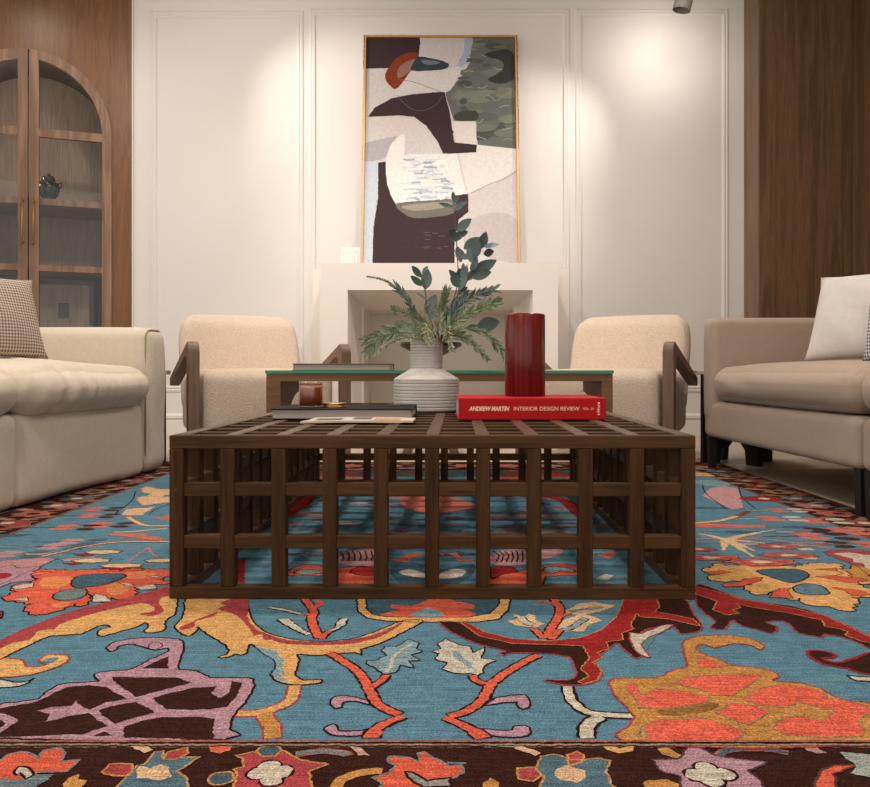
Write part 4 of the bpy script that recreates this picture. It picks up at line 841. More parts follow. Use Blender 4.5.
T(PLUM, 5, 112, 455, 133, 452, 138, 520, 165, 580, 210, 605, 330, 602, 372, 598, 345, 620, 332, 680, 332, 810, 98, 810, 100, 650, 112, 560, sm=1)
T((70, 56, 58), 7, 330, 552, 371, 546, 372, 600, 330, 605, sm=0)
T((230, 226, 220), 6, 190, 372, 160, 385, 138, 425, 134, 480, 142, 530, 165, 575, 185, 520, 185, 450)
T((226, 226, 224), 6.3, 175, 440, 200, 430, 340, 428, 355, 500, 368, 548, 270, 565, 172, 572, 168, 510, sm=1)
for i in range(110):
    x, y = rk.uniform(190, 325), rk.uniform(440, 560); c = rk.choice([(186, 194, 206), (160, 170, 188), (208, 212, 218), (236, 234, 230), (222, 218, 212), (228, 228, 228)])
    if x > 300 and y < 470: continue
    TL(c, 6.8 + i * .01, rk.uniform(.006, .02), x - rk.uniform(12, 26), y + rk.uniform(-4, 4), x, y, x + rk.uniform(10, 24), y + rk.uniform(-6, 6))
T((118, 112, 104), 7, 165, 575, 270, 565, 330, 560, 330, 602, 250, 616, 200, 612); T((156, 148, 138), 7.4, 180, 582, 260, 572, 320, 570, 310, 585, 220, 596)
for i in range(9): x, y = rk.uniform(230, 310), rk.uniform(650, 715); TL((120, 108, 110), 6, .003, x, y, x + 8, y + 1, x + rk.uniform(12, 22), y)
K.c = [tuple(q * .74 for q in c) for c in K.c]
K.build('canvas', M['paint'], lambda x, y, z: (x, -.004 - z, y), pic, .0002)
box('canvas_support', -hw + fw, hw - fw, -.0035, .02, fw, PH - fw, M['wall'], pic)

# ---------------------------------------------------------------- lattice coffee table
TX0, TX1, TY0, TY1, TZ = -.538, .506, 1.566, 3.126, .330
ct = thing('coffee_table', 'dark brown wooden open lattice coffee table in the middle of the rug', 'coffee table', ((TX0 + TX1) / 2, (TY0 + TY1) / 2, RZ))
cxm, cym = ct.location.x, ct.location.y; ct.rotation_euler = (0, 0, R(-.3)); ct.location.x += .017
def tb(name, x0, x1, y0, y1, z0, z1, m):
    o = box(name, x0 - cxm, x1 - cxm, y0 - cym, y1 - cym, z0 - RZ, z1 - RZ, m, ct, .0015)
    for v in o.data.vertices: v.co.x += .0165 * v.co.y      # the table stands very slightly out of square
    return o
B = .028; e = .0006
zr = [(RZ + .001, .029), (.105, .131), (.209, .235), (TZ - .026, TZ)]
def rows(a0, a1, n): return [a0 + (a1 - B - a0) * k / n for k in range(n + 1)]
px_ = rows(TX0, TX1, 10); py_ = rows(TY0, TY1, 15)
for yy in (TY0, TY1 - B):
    for i, x in enumerate(px_): tb('post', x, x + B, yy, yy + B, zr[0][1], zr[3][0], M['walnut_z'])
    for k in (0, 3): tb('rail', TX0, TX1, yy, yy + B, *zr[k], M['walnut_x'])
    for k in (1, 2): tb('rail', TX0 + B, TX1 - B, yy + .002, yy + B - .002, *zr[k], M['walnut_x'])
for xx in (TX0, TX1 - B):
    for y in py_[1:-1]: tb('post', xx, xx + B, y, y + B, zr[0][1], zr[3][0], M['walnut_z'])
    for k in (0, 3): tb('rail', xx, xx + B, TY0 + B, TY1 - B, *zr[k], M['walnut_y'])
    for k in (1, 2): tb('rail', xx + .002, xx + B - .002, TY0 + B, TY1 - B, *zr[k], M['walnut_y'])
for x in px_[1:-1]: tb('slat', x, x + B, TY0 + B, TY1 - B, TZ - .024, TZ - e, M['walnut_y'])
for y in py_[1:-1]: tb('slat', TX0 + B, TX1 - B, y, y + B, TZ - .026, TZ - .002, M['walnut_x'])
for x in (px_[0] + B / 2 + .001, px_[-1] + B / 2 - .001):
    for z in (.118, .222):
        bm = bmesh.new(); tube(bm, [(x - cxm + .0165 * (TY0 - cym), TY0 - cym - .0006, z - RZ), (x - cxm + .0165 * (TY0 - cym), TY0 - cym + .004, z - RZ)], .0042, 14)
        bm_obj('peg', bm, M['blackwood'], ct)['label'] = 'dark round dowel peg'

# ---------------------------------------------------------------- things on the coffee table
def text(name, s, size, m, parent, loc, rot, ext=.0003, shear=0, sx=1, bold=0):
    c = bpy.data.curves.new(name, 'FONT'); c.body = s; c.size = size; c.extrude = ext; c.shear = shear; c.offset = bold
    c.align_x = 'LEFT'; c.align_y = 'CENTER'; c.space_character = 1.0
    o = bpy.data.objects.new(name, c); COL.objects.link(o); bpy.context.view_layer.update()
    dg = bpy.context.evaluated_depsgraph_get(); me = bpy.data.meshes.new_from_object(o.evaluated_get(dg)); bpy.data.objects.remove(o)
    me.materials.clear(); me.materials.append(m)
    w0 = max(v.co.x for v in me.vertices) - min(v.co.x for v in me.vertices)
    o = bpy.data.objects.new(name, me); COL.objects.link(o); o.parent = parent; o.location = loc; o.rotation_euler = rot
    o.scale = (sx / w0 if sx != 1 else 1, 1, 1)
    return o
def book(name, label, W, Dp, H, loc, rz, cover, pages, group=None, spine_front=True, ct_=.003):
    b_ = thing(name, label, 'book', loc, rz, group)
    bm = bmesh.new()
    bm_box(bm, 0, W, 0, Dp, 0, ct_, .001); bm_box(bm, 0, W, 0, Dp, H - ct_, H, .001)
    if spine_front: bm_box(bm, 0, W, -.001, ct_, 0, H, .0015)
    else: bm_box(bm, 0, W, Dp - ct_, Dp, 0, H, .001)
    bm_obj('cover', bm, cover, b_)
    box('page_block', .004, W - .004, .006 if not spine_front else ct_, Dp - .004, ct_, H - ct_, pages, b_)
    return b_
rb = book('red_book', 'thick red book lying flat with its lettered spine facing out on the lattice table', .386, .285, .0570, (P(458.5, 0, 2.06).x, 2.06, TZ), R(.8), M['redbook'], M['page'])
text('spine_lettering', 'ANDREW MARTIN', .0155, M['letter'], rb, (.028, -.0012, .0285), (R(90), 0, 0), sx=.106, shear=.25, bold=.0006)
text('spine_lettering', 'INTERIOR DESIGN REVIEW', .0145, M['letter'], rb, (.143, -.0012, .0285), (R(90), 0, 0), sx=.172)
text('spine_lettering', 'VOL. 24', .008, M['letter'], rb, (.325, -.0012, .0285), (R(90), 0, 0), sx=.028)
text('spine_lettering', 'teNeues', .011, M['letter'], rb, (.366, -.0012, .012), (R(90), R(-90), 0), sx=.034, bold=.0003)
rc = thing('red_cylinder_vase', 'tall glossy dark red wooden cylinder standing on the red book', 'vase', (P(525, 0, 2.215).x, 2.215, TZ + .0570))
bm = bmesh.new(); r0 = .0562; hh = .229
lathe(bm, [(r0 - .002, 0), (r0, .002), (r0, hh - .003), (r0 - .003, hh), (r0 - .010, hh), (r0 - .012, hh - .004), (r0 - .012, .02)], n=72)
o = bm_obj('body', bm, M['redwood'], rc, True)
o.data.polygons.foreach_set('use_smooth', [abs(p.normal.z) < .5 for p in o.data.polygons])
bb = book('black_book', 'wide flat book with black cover and pale page edge under the amber candle', .372, .27, .0285, (P(270.5, 0, 2.07).x, 2.07, TZ), R(-.8), M['bookblack'], M['page'], spine_front=False)
bb_top = TZ + .0285
# magazine with curled sheet
mg = thing('magazine', 'thin open magazine lying in front of the black book', 'magazine', (P(302, 0, 1.93).x, 1.905, TZ), R(-1))
verts = []; faces = []; nx, ny = 24, 8
for s in (0, 1):
    for i in range(nx + 1):
        for j in range(ny + 1):
            u, v = i / nx, j / ny; z = .0012 + .0045 * max(0, 1 - u * 4) ** 2 * 0 + .0022 * sin(u * pi) + .002 * (1 - v) * (u > .9) + (.005 if s else 0)
            verts.append((u * .272 + (.03 * v if i == 0 else 0), v * .145, z))
W_ = (nx + 1) * (ny + 1)
for s in (0, 1):
    for i in range(nx):
        for j in range(ny):
            a = s * W_ + i * (ny + 1) + j; faces.append((a, a + 1, a + ny + 2, a + ny + 1) if not s else (a, a + ny + 1, a + ny + 2, a + 1))
for i in range(nx):
    for j in (0, ny):
        a = i * (ny + 1) + j; faces.append((a, a + ny + 1, a + W_ + ny + 1, a + W_))
for j in range(ny):
    for i in (0, nx):
        a = i * (ny + 1) + j; faces.append((a, a + 1, a + W_ + 1, a + W_))
mesh_obj('sheets', verts, faces, M['magazine'], mg)
def patch(name, x0, x1, y0, y1, m):
    n = 8; vv = []; ff = []
    for i in range(n + 1):
        x = x0 + (x1 - x0) * i / n; u = x / .272; z = .0012 + .0022 * sin(u * pi) + .005 + .0006
        vv += [(x, y0, z), (x, y1, z)]
    for i in range(n): ff.append((2 * i, 2 * i + 2, 2 * i + 3, 2 * i + 1))
    mesh_obj(name, vv, ff, m, mg)
patch('printed_photo', .03, .095, .02, .09, M['ink']); patch('printed_photo', .12, .165, .04, .12, M['ink']); patch('printed_photo', .175, .24, .01, .10, M['inkwarm'])
# amber candle and its lid
cy = 2.155; cx_ = P(311, 0, cy).x
cj = thing('candle_jar', 'amber candle in a clear glass jar standing on the black book', 'candle', (cx_, cy, bb_top))
bm = bmesh.new(); lathe(bm, [(.030, .001), (.0335, .003), (.0335, .058), (.031, .061), (.031, .068), (.029, .068), (.029, .061), (.0305, .057), (.0305, .006)], n=48)
bm_obj('glass_jar', bm, M['jarglass'], cj, True)
bm = bmesh.new(); lathe(bm, [(.029, .005), (.0300, .006), (.0300, .054), (.028, .055)], n=48); bm_obj('wax', bm, M['wax'], cj, True)
bm = bmesh.new(); lathe(bm, [(.0318, .0605), (.0322, .062), (.0318, .0635)], n=48, capb=False, capt=False); bm_obj('neck_ring', bm, M['wax'], cj, True)
bm = bmesh.new(); tube(bm, [(0, 0, .055), (.001, 0, .062)], .0008, 6); bm_obj('wick', bm, M['black'], cj)
lid = thing('brass_lid', 'shallow round brass lid lying beside the amber candle', 'lid', (P(335, 0, cy).x, cy, bb_top))
bm = bmesh.new(); lathe(bm, [(.030, 0), (.0325, .001), (.0325, .0035), (.031, .005), (.031, .009), (.0325, .0105), (.0315, .012), (.001, .012)], n=48)
o = bm_obj('disc', bm, M['brass'], lid, False)
# ribbed vase
vc = Vector((P(426.5, 0, 2.50).x, 2.50, TZ))
vs_ = thing('ribbed_vase', 'pale grey horizontally ribbed vase with stepped shoulder holding greenery', 'vase', vc)
prof = [(.090, 0), (.100, .002)]
def ribs(r, z0, z1, n, d=.0018):
    out = []
    for k in range(n):
        a = z0 + (z1 - z0) * k / n; h = (z1 - z0) / n; out += [(r - d, a), (r, a + h * .22), (r, a + h * .78), (r - d, a + h * .98)]
    return out
prof += ribs(.1035, .004, .098, 9) + [(.1035, .099), (.102, .103), (.055, .131), (.0515, .134)] + ribs(.0515, .136, .226, 10, .0018) + [(.0505, .229), (.047, .229), (.046, .20), (.046, .12)]
bm = bmesh.new(); lathe(bm, prof, n=72, capt=False); o = bm_obj('body', bm, M['ceramic'], vs_, True)
o.data.polygons.foreach_set('use_smooth', [False] * len(o.data.polygons))

# ---------------------------------------------------------------- greenery
def fp_(x, y, D): return P(360 + x / 4.371, 180 + y / 4.371, D)
rl = random.Random(11)
def leaf(bm, base, tip, wid, up=None, fold=.15, n=6, curl=.1):
    base, tip = Vector(base), Vector(tip); d = tip - base; L = d.length; d.normalize()
    view = Vector((rl.uniform(-.5, .5), -1, rl.uniform(-.3, .6))) if up is None else up
    s = d.cross(view).normalized(); nn = s.cross(d).normalized()
    rows_ = []
    for i in range(n + 1):
        t = i / n; w_ = wid * (sin(pi * min(1, t * .96 + .02)) ** .75) * (1 - .25 * t) + .0002
        c = base + d * L * t + nn * (curl * L * t * t)
        rows_.append([bm.verts.new(c - s * w_ + nn * w_ * fold), bm.verts.new(c - nn * .0006), bm.verts.new(c + s * w_ + nn * w_ * fold)])
    for a, b_ in zip(rows_, rows_[1:]):
        for k in (0, 1): bm.faces.new((a[k], a[k + 1], b_[k + 1], b_[k]))
def euc(label, D, stems, leaves, group='greenery in the ribbed vase', D2=None):
    t = thing('eucalyptus_stem', label, 'plant', vc + Vector((0, 0, .20)), 0, None)
    iv = t.matrix_basis.copy(); iv = Matrix.Translation(-(vc + Vector((0, 0, .20))))
    bm = bmesh.new()
    for s in stems:
        pts = [fp_(s[i], s[i + 1], D) for i in range(0, len(s), 2)]; n = len(pts)
        tube(bm, pts, [.0022 - .0012 * i / n for i in range(n)], 6)
    bm.transform(iv); bm_obj('stem', bm, M['stem'], t, True)
    for mat, key in ((M['leaf'], 0), (M['leafblue'], 1)):
        sel = [l for l in leaves if (l[5] if len(l) > 5 else 0) == key]
        if not sel: continue
        bm = bmesh.new()
        for l in sel:
            dd = rl.uniform(-.02, .02); leaf(bm, fp_(l[0], l[1], D), fp_(l[2], l[3], D + dd), l[4] * 1.3 / 4.371 / F * D)
        bm.transform(iv); bm_obj('leaves' if key == 0 else 'pale_leaves', bm, mat, t, True)
vase_in = (345, 700)
euc('tall eucalyptus branch with round dark leaves rising in front of the painting', 2.51,
    [(345, 715, 370, 600, 410, 520, 432, 440, 425, 330, 420, 240, 412, 150, 410, 90), (400, 540, 455, 470, 488, 400, 500, 340, 528, 290, 545, 250)],
    [(412, 92, 405, 52, 9), (410, 100, 430, 72, 9), (408, 118, 342, 104, 9), (412, 112, 470, 98, 8), (414, 130, 455, 112, 9), (422, 222, 490, 172, 20), (420, 240, 470, 226, 15), (420, 235, 392, 222, 12), (426, 268, 392, 218, 20), (426, 262, 448, 240, 9), (425, 290, 440, 362, 14), (430, 300, 455, 345, 12),
     (455, 302, 520, 254, 20), (500, 262, 485, 320, 18), (502, 340, 525, 268, 20), (528, 300, 548, 226, 19), (540, 290, 608, 286, 13, 1), (540, 322, 582, 312, 16), (470, 300, 510, 372, 20, 1), (440, 330, 480, 345, 14), (488, 408, 592, 352, 24), (485, 425, 572, 402, 20), (482, 395, 520, 352, 16), (470, 440, 500, 395, 16),
     (440, 450, 388, 392, 14), (445, 460, 392, 428, 20), (440, 430, 432, 385, 16), (455, 455, 452, 362, 13, 1), (462, 430, 470, 372, 8, 1), (430, 480, 470, 430, 12, 1), (425, 500, 470, 470, 14)])
euc('short eucalyptus sprig with pale blue-green leaves at the left of the vase', 2.47,
    [(335, 715, 318, 640, 290, 560, 287, 500, 278, 440, 268, 410)],
    [(268, 425, 228, 374, 13), (272, 462, 220, 418, 13), (285, 478, 298, 392, 22), (272, 412, 294, 378, 9, 1), (286, 520, 243, 494, 6, 1), (290, 585, 332, 505, 24), (300, 610, 350, 560, 12, 1), (288, 560, 300, 520, 8)])
euc('low eucalyptus twig ending in one broad leaf near the red cylinder', 2.45,
    [(360, 715, 400, 665, 450, 655, 520, 662)], [(512, 640, 608, 618, 28), (470, 640, 520, 636, 7)])
def fern(label, D, pts, L0, L1, n, mat, wid=.0022, spread=.7, tail=False, D1=None):
    t = thing('fern_frond', label, 'plant', vc + Vector((0, 0, .20)))
    iv = Matrix.Translation(-(vc + Vector((0, 0, .20))))
    p2 = catmull([(pts[i], pts[i + 1]) for i in range(0, len(pts), 2)], False, 8); m_ = len(p2)
    D1 = D1 or D; path = [fp_(x, y, D + (D1 - D) * i / m_) for i, (x, y) in enumerate(p2)]
    bm = bmesh.new(); tube(bm, path, [.0016 - .001 * i / m_ for i in range(m_)], 5); bm.transform(iv); bm_obj('stem', bm, M['stem'], t, True)
    bm = bmesh.new()
    n = int(n * 1.35)
    for i in range(n):
        q = .12 + .88 * i / n; k = min(m_ - 2, int(q * (m_ - 1))); p = path[k]; d = (path[k + 1] - path[k]).normalized()
        L = (L0 + (L1 - L0) * q) * rl.uniform(.85, 1.35)
        for s in (-1, 1):
            a = spread * rl.uniform(.6, 1.3); side = Vector((-d.z, 0, d.x)) * s
            dirv = (d * cos(a) + side * sin(a) + Vector((0, rl.uniform(-.5, .5), rl.uniform(-.05, .1)))).normalized()
            leaf(bm, p, p + dirv * L, wid * rl.uniform(1.0, 1.7), None, .1, 3, rl.uniform(-.1, .2))
    bm.transform(iv); bm_obj('leaves', bm, mat, t, True)
FG, FPALE = M['fern'], M['fernpale']
fern('dark fern tip arching up to the far left above the vase', 2.5, (330, 715, 290, 640, 240, 580, 200, 515, 160, 470), .010, .035, 12, M['leaf'], .0030, .4)
fern('fern frond drooping to the left edge over the glass table', 2.44, (320, 712, 290, 680, 220, 668, 150, 670, 80, 695, 25, 770), .034, .026, 26, FG, .0026)
fern('second fern frond spreading left just above the drooping one', 2.46, (330, 712, 290, 660, 230, 630, 160, 640, 70, 680, 20, 700), .030, .030, 22, FG, .0026, .5)
fern('feathery pale fern at the upper left of the vase mouth', 2.50, (330, 712, 290, 640, 240, 600, 180, 575, 140, 565), .026, .014, 22, FG, .0020)
fern('pale catkin-like frond hanging down at the far left', 2.43, (300, 705, 200, 690, 120, 720, 60, 770), .012, .008, 26, FPALE, .0022, .8)
fern('thin beaded frond tip reaching furthest left', 2.49, (160, 480, 130, 450, 80, 430, 25, 422), .006, .004, 16, FG, .0020, .9)
fern('bushy fern frond rising right of the vase mouth towards the mantel', 2.47, (350, 712, 380, 620, 440, 545, 520, 500, 590, 480), .042, .024, 28, M['leaf'], .0026, .6)
fern('fern frond fanning right below the tall branch', 2.45, (350, 712, 400, 630, 480, 580, 560, 545, 610, 530), .042, .020, 28, FG, .0026, .6)
fern('fern frond standing upright behind the vase mouth', 2.54, (345, 712, 350, 620, 365, 540, 380, 480), .036, .022, 20, FG, .0024, .5)
fern('fern frond leaning right in the middle of the bunch', 2.50, (350, 712, 390, 620, 420, 560, 470, 500), .040, .024, 24, M['leaf'], .0028, .55)
fern('fern frond drooping right with a beaded end', 2.43, (350, 712, 400, 680, 460, 690, 510, 730, 560, 788), .034, .012, 26, FG, .0024, .6)
fern('right-hand fern tip hanging beside the red cylinder', 2.42, (360, 712, 430, 655, 520, 660, 570, 690, 620, 745), .006, .030, 26, FG, .0024, .5)
fern('pale frond spilling over the front of the vase mouth', 2.42, (335, 690, 300, 640, 290, 680, 310, 720), .020, .014, 20, FPALE, .0022, .8)
fern('pale frond draping over the right rim of the vase', 2.42, (350, 690, 370, 640, 390, 690, 400, 750), .022, .012, 20, FPALE, .0022, .8)
fern('pale feathery frond at the centre of the vase mouth', 2.44, (345, 705, 340, 640, 350, 600, 330, 560), .024, .018, 18, FPALE, .0022, .7)

# ---------------------------------------------------------------- glass topped console table
GY0, GY1, GX0, GX1, GZ = 3.25, 3.70, -.720, .716, .4585
gt = thing('glass_top_table', 'low brown wooden table with green-edged glass top behind the lattice table', 'table', (0, 3.475, RZ))
def lb(o): o.parent = gt; o.matrix_parent_inverse = Matrix.Translation((0, -3.475, -RZ)); return o
o = lb(box('glass_top', GX0, GX1, GY0, GY1, GZ - .013, GZ, M['glassedge'], None, .001)); o['label'] = 'clear glass sheet with green edge'; o.data.materials.append(M['greenglass'])
for p_ in o.data.polygons:
    if abs(p_.normal.z) > .9: p_.material_index = 1
bm = bmesh.new(); bm_box(bm, GX0 + .004, GX1 - .004, GY0 + .006, GY1 - .006, GZ - .045, GZ - .0135); lb(bm_obj('frame', bm, M['tablewood']))
for s in (-1, 1):
    bm = bmesh.new(); a0, a1 = (GX0 + .004, GX0 + .062) if s < 0 else (GX1 - .048, GX1 - .004)
    prof = [(GY0 + .006, RZ + .001), (GY0 + .06, RZ + .001)] + [(GY0 + .06 + .38 * (1 - cos(t)) , RZ + .001 + (GZ - .10 - RZ) * sin(t)) for t in [pi / 2 * k / 14 for k in range(1, 15)]] + [(GY1 - .006, GZ - .045), (GY0 + .006, GZ - .045)]
    prism(bm, prof, a0, a1, 'x'); lb(bm_obj('leg_panel', bm, M['tablewood']))
gb = book('grey_book', 'slim grey-brown book lying on the glass topped table', .412, .28, .029, (P(292, 0, 3.33).x, 3.33, GZ), R(-.5), M['bookgrey'], M['page'], spine_front=False)

# ---------------------------------------------------------------- boucle armchairs
def armchair(label, loc, rz):
    """local: x across, -y front; origin at floor centre of the front"""
    t = thing('armchair', label, 'armchair', loc, rz, 'boucle armchairs flanking the fireplace')
    w2 = .38
    def cush(q, n, tt):
        q.z += .012 * max(0, -tt[1]) * 0; return q
    soft('seat', (0, .33, .29), (.655, .62, .33), .055, M['boucle'], t, (0.004, .012, .012), 12)
    def bk(q, n, tt):
        # lean back and round the top corners
        zz = (q.z + .24) ; q.y += .30 * zz
        if tt[2] > .2: q.x *= 1 - .10 * ((tt[2] - .2) / .8) ** 2.5
        q.y += -.035 * (tt[0] ** 2)
        return q
    soft('backrest', (0, .60, .488), (.67, .15, .545), .068, M['boucle'], t, (0, .02, 0.010), 14, bk)
    for s in (-1, 1):
        x0, x1 = s * w2 - .026, s * w2 + .026
        # bent arm: upright front post, rounded corner, sloping arm
        out = []; th = .044
        zt, y0 = .592, 0.0
        outer = [(y0, .0), (y0, zt - .05)] + [(y0 + .05 * (1 - cos(a)), zt - .05 + .05 * sin(a)) for a in [pi / 2 * .85 * k / 6 for k in range(1, 7)]] + [(y0 + .52, zt - .175)]
        inner = [(y0 + .52, zt - .175 - th)] + [(y0 + .09, zt - .062)] + [(y0 + th + .012, zt - .07), (y0 + th + .002, zt - .09)] + [(y0 + th, .0)]
        bm = bmesh.new(); prism(bm, outer + inner, x0, x1, 'x'); bmesh.ops.bevel(bm, geom=[e_ for e_ in bm.edges if abs(e_.verts[0].co.x - e_.verts[1].co.x) < 1e-5], offset=.004, segments=1, affect='EDGES')
        bm_obj('arm', bm, M['chairwood'], t)
        bm = bmesh.new(); prism(bm, [(.53, 0), (.56, 0), (.58, .16), (.53, .16)], s * .27 - .02, s * .27 + .02, 'x'); bm_obj('leg', bm, M['chairwood'], t)
    box('stretcher', -w2 + .026, w2 - .026, .05, .09, .10, .14, M['chairwood'], t, .003)
    return t
a28 = R(28)
ocx, ocy = (-1.152 - .481) / 2, (3.70 + 4.057) / 2
armchair('cream boucle armchair with wooden arms between the left sofa and the fireplace', (ocx, ocy, RZ), a28)
armchair('cream boucle armchair with wooden arms between the fireplace and the right sofa', (.740, 3.894, RZ), -R(30))

# ---------------------------------------------------------------- small black table in front of the fireplace
st = thing('pedestal_table', 'small black topped round table on splayed brown legs behind the vase', 'side table', (P(431, 0, 4.30).x, 4.30, 0))
bm = bmesh.new(); lathe(bm, [(.03, .53), (.06, .535), (.158, .585), (.167, .592), (.167, .606), (.160, .610)], n=48); bm_obj('top', bm, M['black'], st, True)
for k in range(4):
    a = pi / 4 + k * pi / 2; pts = []
    bm = bmesh.new()
    for i in range(9):
        q = i / 8; pts.append((cos(a) * (.155 * (1 - q) ** 2 + .028 + .03 * q * q), sin(a) * (.155 * (1 - q) ** 2 + .028 + .03 * q * q), .012 + .53 * q))
    tube(bm, pts, [.024, .023, .022, .021, .020, .019, .018, .018, .018], 8); bm_obj('leg', bm, M['chairwood'], st, True)

# ---------------------------------------------------------------- marble topped black side tables
def side_table(label, loc, rz):
    t = thing('marble_side_table', label, 'side table', loc, rz, 'marble topped side tables at the sofa ends')
    bm = bmesh.new(); lathe(bm, [(.201, .438), (.205, .441), (.205, .457), (.201, .460)], n=64); bm_obj('top', bm, M['marble'], t)
    for k, a in enumerate((0, pi / 2)):
        # panel with an arched cut-out at the foot
        prof = [(-.19, .001), (-.05, .001)] + [(-.05 + .0 + .05 * (1 - cos(q)), .001 + .06 * sin(q)) for q in [pi * j / 12 for j in range(1, 13)]] + [(.19, .001), (.19, .12), (.10, .16), (.06, .436), (-.06, .436), (-.10, .16), (-.19, .12)]
        prof = [(-.19, .001), (-.10, .001), (-.09, .07), (-.05, .105), (0, .115), (.05, .105), (.09, .07), (.10, .001), (.19, .001), (.19, .44), (-.19, .44)]
        bm = bmesh.new(); prism(bm, prof, -.014 - k * .0005, .014 + k * .0005, 'y')
        bm.transform(Matrix.Rotation(a, 4, 'Z')); bm_obj('base_panel', bm, M['blackwood'], t)
    return t
side_table('round marble topped black table tucked between the right armchair and the right sofa arm', (1.476, 3.93, 0), R(12))
side_table('marble topped black table almost hidden behind the left sofa arm', (-1.535, 3.87, 0), R(40))

# ---------------------------------------------------------------- right sofa (taupe, on black legs)
def frame_at(o, dirv):
    return math.atan2(dirv[1], dirv[0])
# local frame: origin = far front corner on the floor, +x goes towards the camera along the front, +y into the seat
def sofa_right():
    o0 = Vector((1.236, 3.71, .0045)); d = Vector((.050, -1.25)).normalized()
    t = thing('taupe_sofa', 'taupe upholstered sofa with black legs along the right side of the rug', 'sofa', o0, math.atan2(d.y, d.x))
    # local +y = left of travel => towards +x world (into the seat)
    DS = .92; s1 = 1.285; s2 = 2.43
    S_ = M['sofa_r']
    soft('base', (s1 / 2 + .0, DS / 2, .228), (s1 - .006, DS, .165), .028, S_, t, (0, .004, 0), 12)
    soft('base', ((s1 + s2) / 2, DS / 2, .228), (s2 - s1 - .006, DS, .165), .028, S_, t, (0, .004, 0), 12)
    soft('arm', (.058, DS / 2 + .0, .455), (.130, DS + .006, .475), .035, S_, t, (.006, .004, .004), 10)
    soft('backrest', (s2 / 2 + .06, DS - .09, .50), (s2 - .14, .18, .42), .05, S_, t, (0, .01, .01), 12)
    def wr(q, n, tt):
        if tt[1] < -.3 :
            w_ = max(0, 1 - abs(tt[0] + .55) * 1.6) * max(0, -tt[1]) ; q += n * (.0035 * sin(q.x * 150 + q.z * 60) * w_)
        q.z -= .012 * max(0, -tt[1]) ** 3 * max(0, tt[2])
        return q
    soft('seat_cushion', (.135 + (s1 - .14) / 2, .365, .397), (s1 - .142, .77, .160), .068, S_, t, (.008, .022, .018), 22, wr)
    soft('seat_cushion', ((s1 + s2) / 2, .365, .397), (s2 - s1 - .01, .77, .160), .068, S_, t, (.008, .022, .018), 18, wr)
    for x in (.030, s1 - .032, s1 + .026, s2 - .06):
        for y in (.030, DS - .06):
            bm = bmesh.new(); a, b_ = .019, .015
            vs = [bm.verts.new((x + p * b_, y + q * b_, .0)) for p, q in ((-1, -1), (1, -1), (1, 1), (-1, 1))] + [bm.verts.new((x + p * a, y + q * a, .150)) for p, q in ((-1, -1), (1, -1), (1, 1), (-1, 1))]
            bm.faces.new(vs[:4][::-1]); bm.faces.new(vs[4:])
            for i in range(4): bm.faces.new((vs[i], vs[(i + 1) % 4], vs[4 + (i + 1) % 4], vs[4 + i]))
            bm_obj('leg', bm, M['blackwood'], t)
    return t
sr = sofa_right()
# ---------------------------------------------------------------- left sofa (cream, low block modules)
def sofa_left():
    o0 = Vector((-1.248, 3.60, .0045)); d = Vector((-.135, -1.08)).normalized()
    t = thing('cream_sofa', 'deep cream low block sofa with plump seat cushions along the left side of the rug', 'sofa', o0, math.atan2(d.y, d.x))
    DS = 1.0; s1 = 1.05; s2 = 2.20; S_ = M['sofa_l']     # local +y points to +x world; seat lies at -y
    def y(v): return -v
    def wob(q, n, tt):
        q += n * .004 * sin(q.x * 9 + 1.3) * sin(q.z * 14); return q
    soft('base', (.192 + (s1 - .192) / 2, y(DS / 2), .160), (s1 - .200, DS, .306), .035, S_, t, (0, .008, 0), 14, wob)
    soft('base', ((s1 + s2) / 2, y(DS / 2 - .012), .160), (s2 - s1 - .012, DS + .02, .306), .035, S_, t, (0, .008, 0), 12, wob)
    soft('arm', (.096, y(DS / 2 - .005), .328), (.192, DS + .01, .634), .055, S_, t, (.004, .010, .006), 14, wob)
    bm = bmesh.new()
    pts = [(.176, -.010, .08), (.177, -.008, .585)] + [(.177 - .045 * (1 - cos(a)), -.009, .588 + .043 * sin(a)) for a in [pi / 2 * k / 6 for k in range(7)]] + [(.06, -.009, .632), (.03, -.012, .618), (.016, -.012, .59)]
    tube(bm, pts, .0045, 6); bm_obj('piping', bm, M['piping'], t, True)
    soft('backrest', (s2 / 2 + .1, y(DS - .12), .50), (s2 - .2, .24, .50), .08, S_, t, (0, .02, .01), 12)
    def folds(q, n, tt):
        f = max(0, -tt[1] * -1)      # front side is +y
        if f > .1:
            a = q.x * 70 + 12 * q.z + 2.2 * sin(q.x * 11)
            w_ = (.35 + .65 * max(0, sin(q.x * 4.5 + .4))) * f * max(0, 1 - abs(tt[2]) * .35)
            q += n * (.0060 * sin(a) + .0035 * sin(a * 1.7 + 1)) * w_
        q.z -= .012 * max(0, f - .45) ** 1.5 * max(0, tt[2])
        q.z += .012 * sin(q.x * 5) * max(0, tt[2]) * (1 - abs(tt[0]))
        return q
    soft('seat_cushion', (.196 + (s1 - .196) / 2, y(.40 - .022), .388), (s1 - .196, .84, .170), .080, S_, t, (.012, .035, .028), 44, folds)
    soft('seat_cushion', ((s1 + s2) / 2, y(.40 - .026), .388), (s2 - s1 - .008, .84, .170), .080, S_, t, (.012, .035, .028), 44, folds)
    box('plinth', .03, s2 - .03, -DS + .03, -.03, 0, .014, M['blackwood'], t)
    return t
sl = sofa_left()

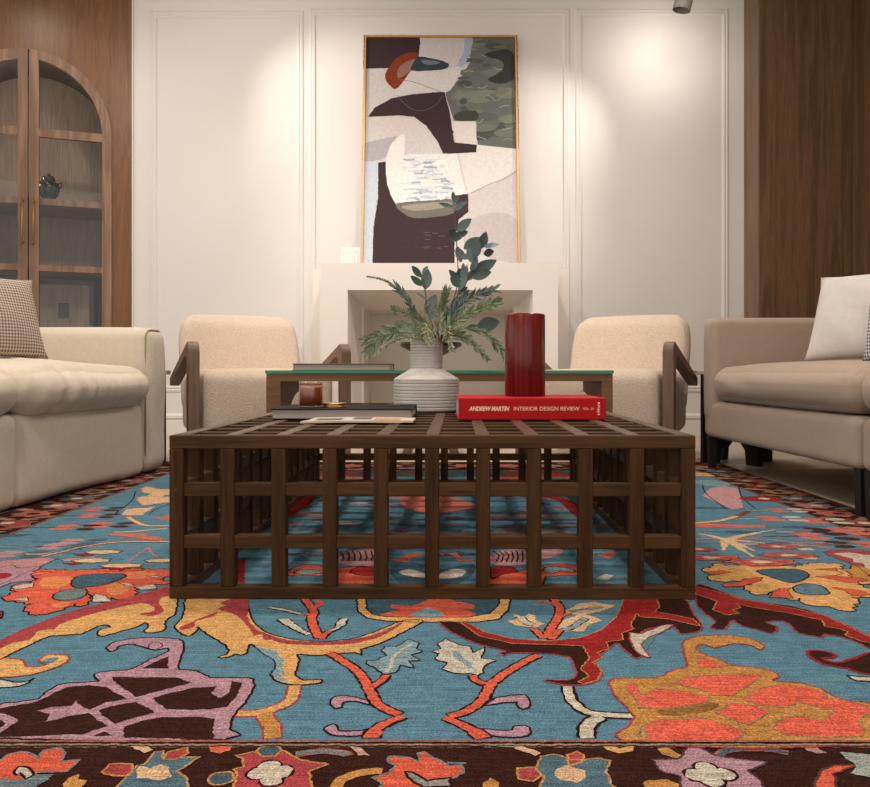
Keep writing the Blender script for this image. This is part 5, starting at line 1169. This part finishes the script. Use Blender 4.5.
# ---------------------------------------------------------------- throw cushions
def pillow(name, label, loc, size, th, m, rot, group=None):
    n = 26; verts = []; faces = []; idx = {}
    for s in (-1, 1):
        for i in range(n + 1):
            for j in range(n + 1):
                u, v = -1 + 2 * i / n, -1 + 2 * j / n
                if s == 1 and (i in (0, n) or j in (0, n)): idx[(s, i, j)] = idx[(-1, i, j)]; continue
                pin = 1 - .075 * (1 - abs(u) ** 2) * (abs(v) ** 3); pin2 = 1 - .075 * (1 - abs(v) ** 2) * (abs(u) ** 3)
                h = th / 2 * ((1 - u * u) * (1 - v * v)) ** .42 + .004 * sin(u * 7 + v * 5) * (1 - u * u) * (1 - v * v)
                idx[(s, i, j)] = len(verts); verts.append((u * size[0] / 2 * pin2, s * h, v * size[1] / 2 * pin))
    for s in (-1, 1):
        for i in range(n):
            for j in range(n):
                q = [idx[(s, i, j)], idx[(s, i + 1, j)], idx[(s, i + 1, j + 1)], idx[(s, i, j + 1)]]
                faces.append(q if s < 0 else q[::-1])
    o = mesh_obj(name, verts, faces, m, None, True, loc, rot)
    return tag(o, label, 'cushion', group)
pillow('throw_pillow', 'taupe and white houndstooth cushion leaning back on the cream sofa', (-1.63, 2.77, .650), (.50, .32), .13, M['hound_l'], (R(-18), 0, R(62)))
pillow('throw_pillow', 'plain white linen cushion leaning on the taupe sofa', (1.635, 2.95, .665), (.54, .36), .14, M['pillow_w'], (R(-18), 0, R(-60)))
pillow('throw_pillow', 'grey and white houndstooth cushion at the right edge in front of the white one', (1.575, 2.53, .675), (.46, .38), .12, M['hound_r'], (R(-8), 0, R(-66)))

# ---------------------------------------------------------------- ceiling spotlight
sp = thing('ceiling_spotlight', 'grey ceiling spotlight head at the top of the wall right of the painting', 'lamp', (1.56, 5.0, CZ))
bm = bmesh.new(); tube(bm, [(0, 0, 0), (0, 0, -.36)], .010, 12); bm_obj('stem', bm, M['lampgrey'], sp, True)
bm = bmesh.new(); lathe(bm, [(.045, -.015), (.045, 0)], n=32); bm_obj('ceiling_plate', bm, M['lampgrey'], sp)
bm = bmesh.new(); tube(bm, [(.0, 0, -.34), (-.005, .0, -.35), (-.03, .01, -.46)], [.045, .056, .056], 32, False)
bm_obj('lamp_head', bm, M['lampgrey'], sp, True)
